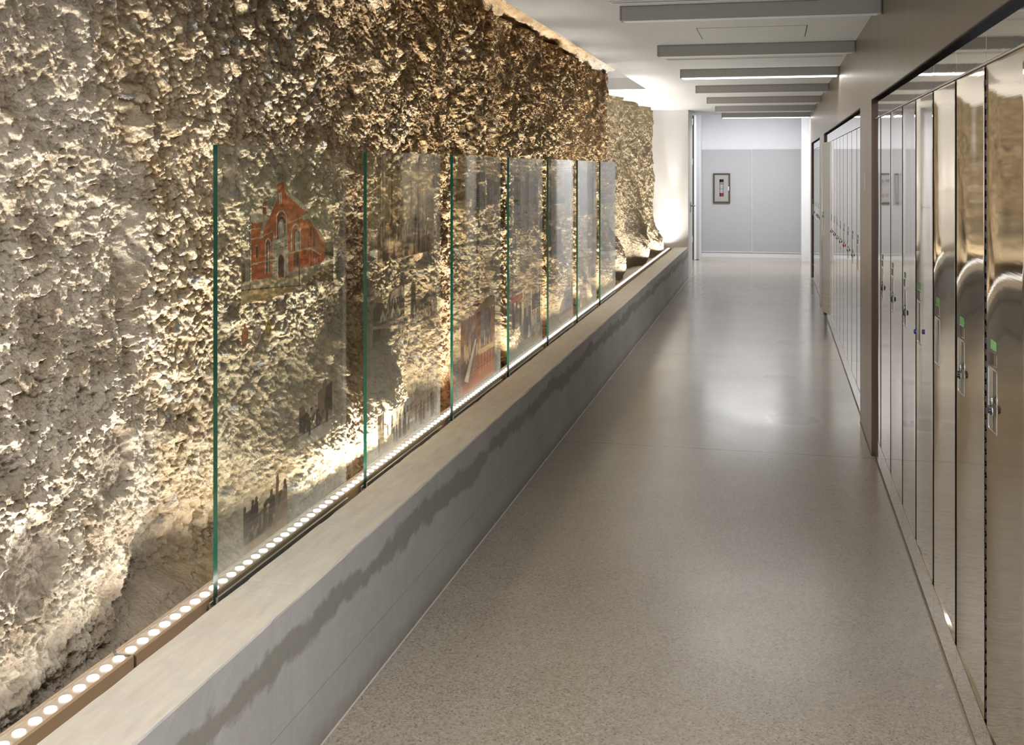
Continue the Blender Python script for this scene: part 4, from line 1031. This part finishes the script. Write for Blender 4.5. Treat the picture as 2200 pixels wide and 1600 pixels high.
# wall plates
b = MB(); b.box(XW - .006, XW, 6.722, 6.758, 1.420, 1.537, bev=.002); pl = tag(b.build('wall_plate', M['aluminium']), 'slim pale vertical plate on the steel pier between the near and middle locker bays', 'wall plate')
for z in (1.433, 1.524):
    b = MB(); b.cyl((XW - .006, 6.74, z), 'x', .004, -.0015, 12); b.build('screw', M['chrome'], pl)
b = MB(); b.box(-1.282, -1.268, 19.352, 19.360, 1.44, 1.55); tag(b.build('wall_plate', M['hinge_metal']), 'tiny dark slot plate on the white pier left of the grey end panels', 'wall plate')

# ------------------------------------------------------------------ extinguisher cabinet
t = empty('extinguisher_cabinet', (-.917, 20.018, .949), 'brown-framed fire extinguisher cabinet on the left grey end panel', 'cabinet')
yb = 20.018; X0, X1, ZA, ZB = -1.065, -.769, .949, 1.476
b = MB(); f = .030
for (a, c, e, g) in ((X0, X1, ZA, ZA + f), (X0, X1, ZB - f, ZB), (X0, X0 + f, ZA + f, ZB - f), (X1 - f, X1, ZA + f, ZB - f)): b.box(a, c, yb - .03, yb, e, g, bev=.003)
child('frame', b, M['frame_brown'], t)
sx0, sx1, sz0, sz1 = -.953, -.880, 1.066, 1.369
b = MB(); i0, i1, j0, j1 = X0 + f, X1 - f, ZA + f, ZB - f
M['cab_door'] = plain('cab_door', (.34, .335, .335), .45)
for (a, c, e, g) in ((i0, sx0, j0, j1), (sx1, i1, j0, j1), (sx0, sx1, j0, sz0), (sx0, sx1, sz1, j1)): b.box(a, c, yb - .024, yb - .020, e, g)
dd = child('door', b, M['cab_door'], t)
b = MB(); b.box(sx0, sx1, yb - .0222, yb - .0212, sz0, sz1); child('window', b, M['ext_window'], t)
b = MB(); b.box(i1 - .006, i1 + .012, yb - .036, yb - .024, 1.17, 1.245, bev=.003); child('handle', b, M['white_label'], t)
b = MB(); q0, q1, r0, r1 = HX0 + .001, HX1 - .001, HZ0 + .001, HZ1 - .001
b.box(q0, q1, 20.228, 20.230, r0, r1); b.box(q0, q0 + .002, yb - .01, 20.228, r0, r1); b.box(q1 - .002, q1, yb - .01, 20.228, r0, r1); b.box(q0, q1, yb - .01, 20.228, r0, r0 + .002); b.box(q0, q1, yb - .01, 20.228, r1 - .002, r1); child('tub', b, M['frame_brown'], t)
EY = 20.095; EX = -.9165
e = empty('fire_extinguisher', (EX, EY, .983), 'red fire extinguisher with white label seen through the cabinet window', 'fire extinguisher')
b = MB(); b.cyl((0, 0, 0), 'z', .052, .33, 32); b.cyl((0, 0, .33), 'z', .052, .035, 32, r2=.018); b.build('cylinder', M['red_paint'], e)
b = MB(); b.cyl((0, 0, .145), 'z', .0528, .065, 32); b.cyl((0, 0, .212), 'z', .0528, .118, 32); b.build('paper_label', M['white_label'], e)
b = MB(); b.cyl((0, 0, .215), 'z', .0534, .004, 32); b.cyl((0, 0, .300), 'z', .0534, .010, 32); b.build('label_print', M['black_plastic'], e)
b = MB(); b.cyl((0, 0, .365), 'z', .014, .03, 16); b.box(-.012, .06, -.008, .008, .395, .407, bev=.002); b.box(-.012, .055, -.008, .008, .415, .425, bev=.002); b.build('valve', M['black_plastic'], e)
# ------------------------------------------------------------------ remaining lamps
# up-light at the end of the strip, throwing the scallop on the white return wall
l = bpy.data.lights.new('wall_uplight', 'SPOT'); l.energy = 6; l.spot_size = math.radians(21); l.spot_blend = .75; l.shadow_soft_size = .015; l.color = (1, .99, .98)
o = bpy.data.objects.new('wall_uplight', l); COL.objects.link(o); o.location = (-1.385, 15.70, .50); o.rotation_euler = (math.radians(180 - 12), 0, 0)
l = bpy.data.lights.new('wall_uplight_far', 'SPOT'); l.energy = 90; l.spot_size = math.radians(15); l.spot_blend = 1; l.shadow_soft_size = .015; l.color = (1, .99, .98)
o = bpy.data.objects.new('wall_uplight_far', l); COL.objects.link(o); o.location = (-1.385, 15.66, .50); o.rotation_euler = (math.radians(180 - 7), 0, 0)
area('vestibule_lamp', (-.5, 18.3, 2.58), (0, 0, 0), 1.2, .5, 66, (.97, .98, 1))
area('fill_lamp', (-.35, -1.6, 2.36), (0, 0, 0), 1.2, 1.2, 140, (1, .97, .94))  # unseen fill lamp added behind the camera to lift kerb and rock
w = bpy.data.worlds.new('world'); SC.world = w; w.use_nodes = True
w.node_tree.nodes['Background'].inputs[0].default_value = (.9, .92, 1, 1); w.node_tree.nodes['Background'].inputs[1].default_value = 1.0

vs_ = SC.view_settings; vs_.view_transform = 'Standard'; vs_.look = 'None'; vs_.gamma = 1; vs_.use_curve_mapping = False; vs_.exposure = 0.0
cy = SC.cycles; cy.adaptive_threshold = .02; cy.max_bounces = 7; cy.diffuse_bounces = 3; cy.glossy_bounces = 4; cy.transmission_bounces = 4; cy.transparent_max_bounces = 24; cy.sample_clamp_indirect = 6.0; cy.caustics_reflective = False; cy.caustics_refractive = False
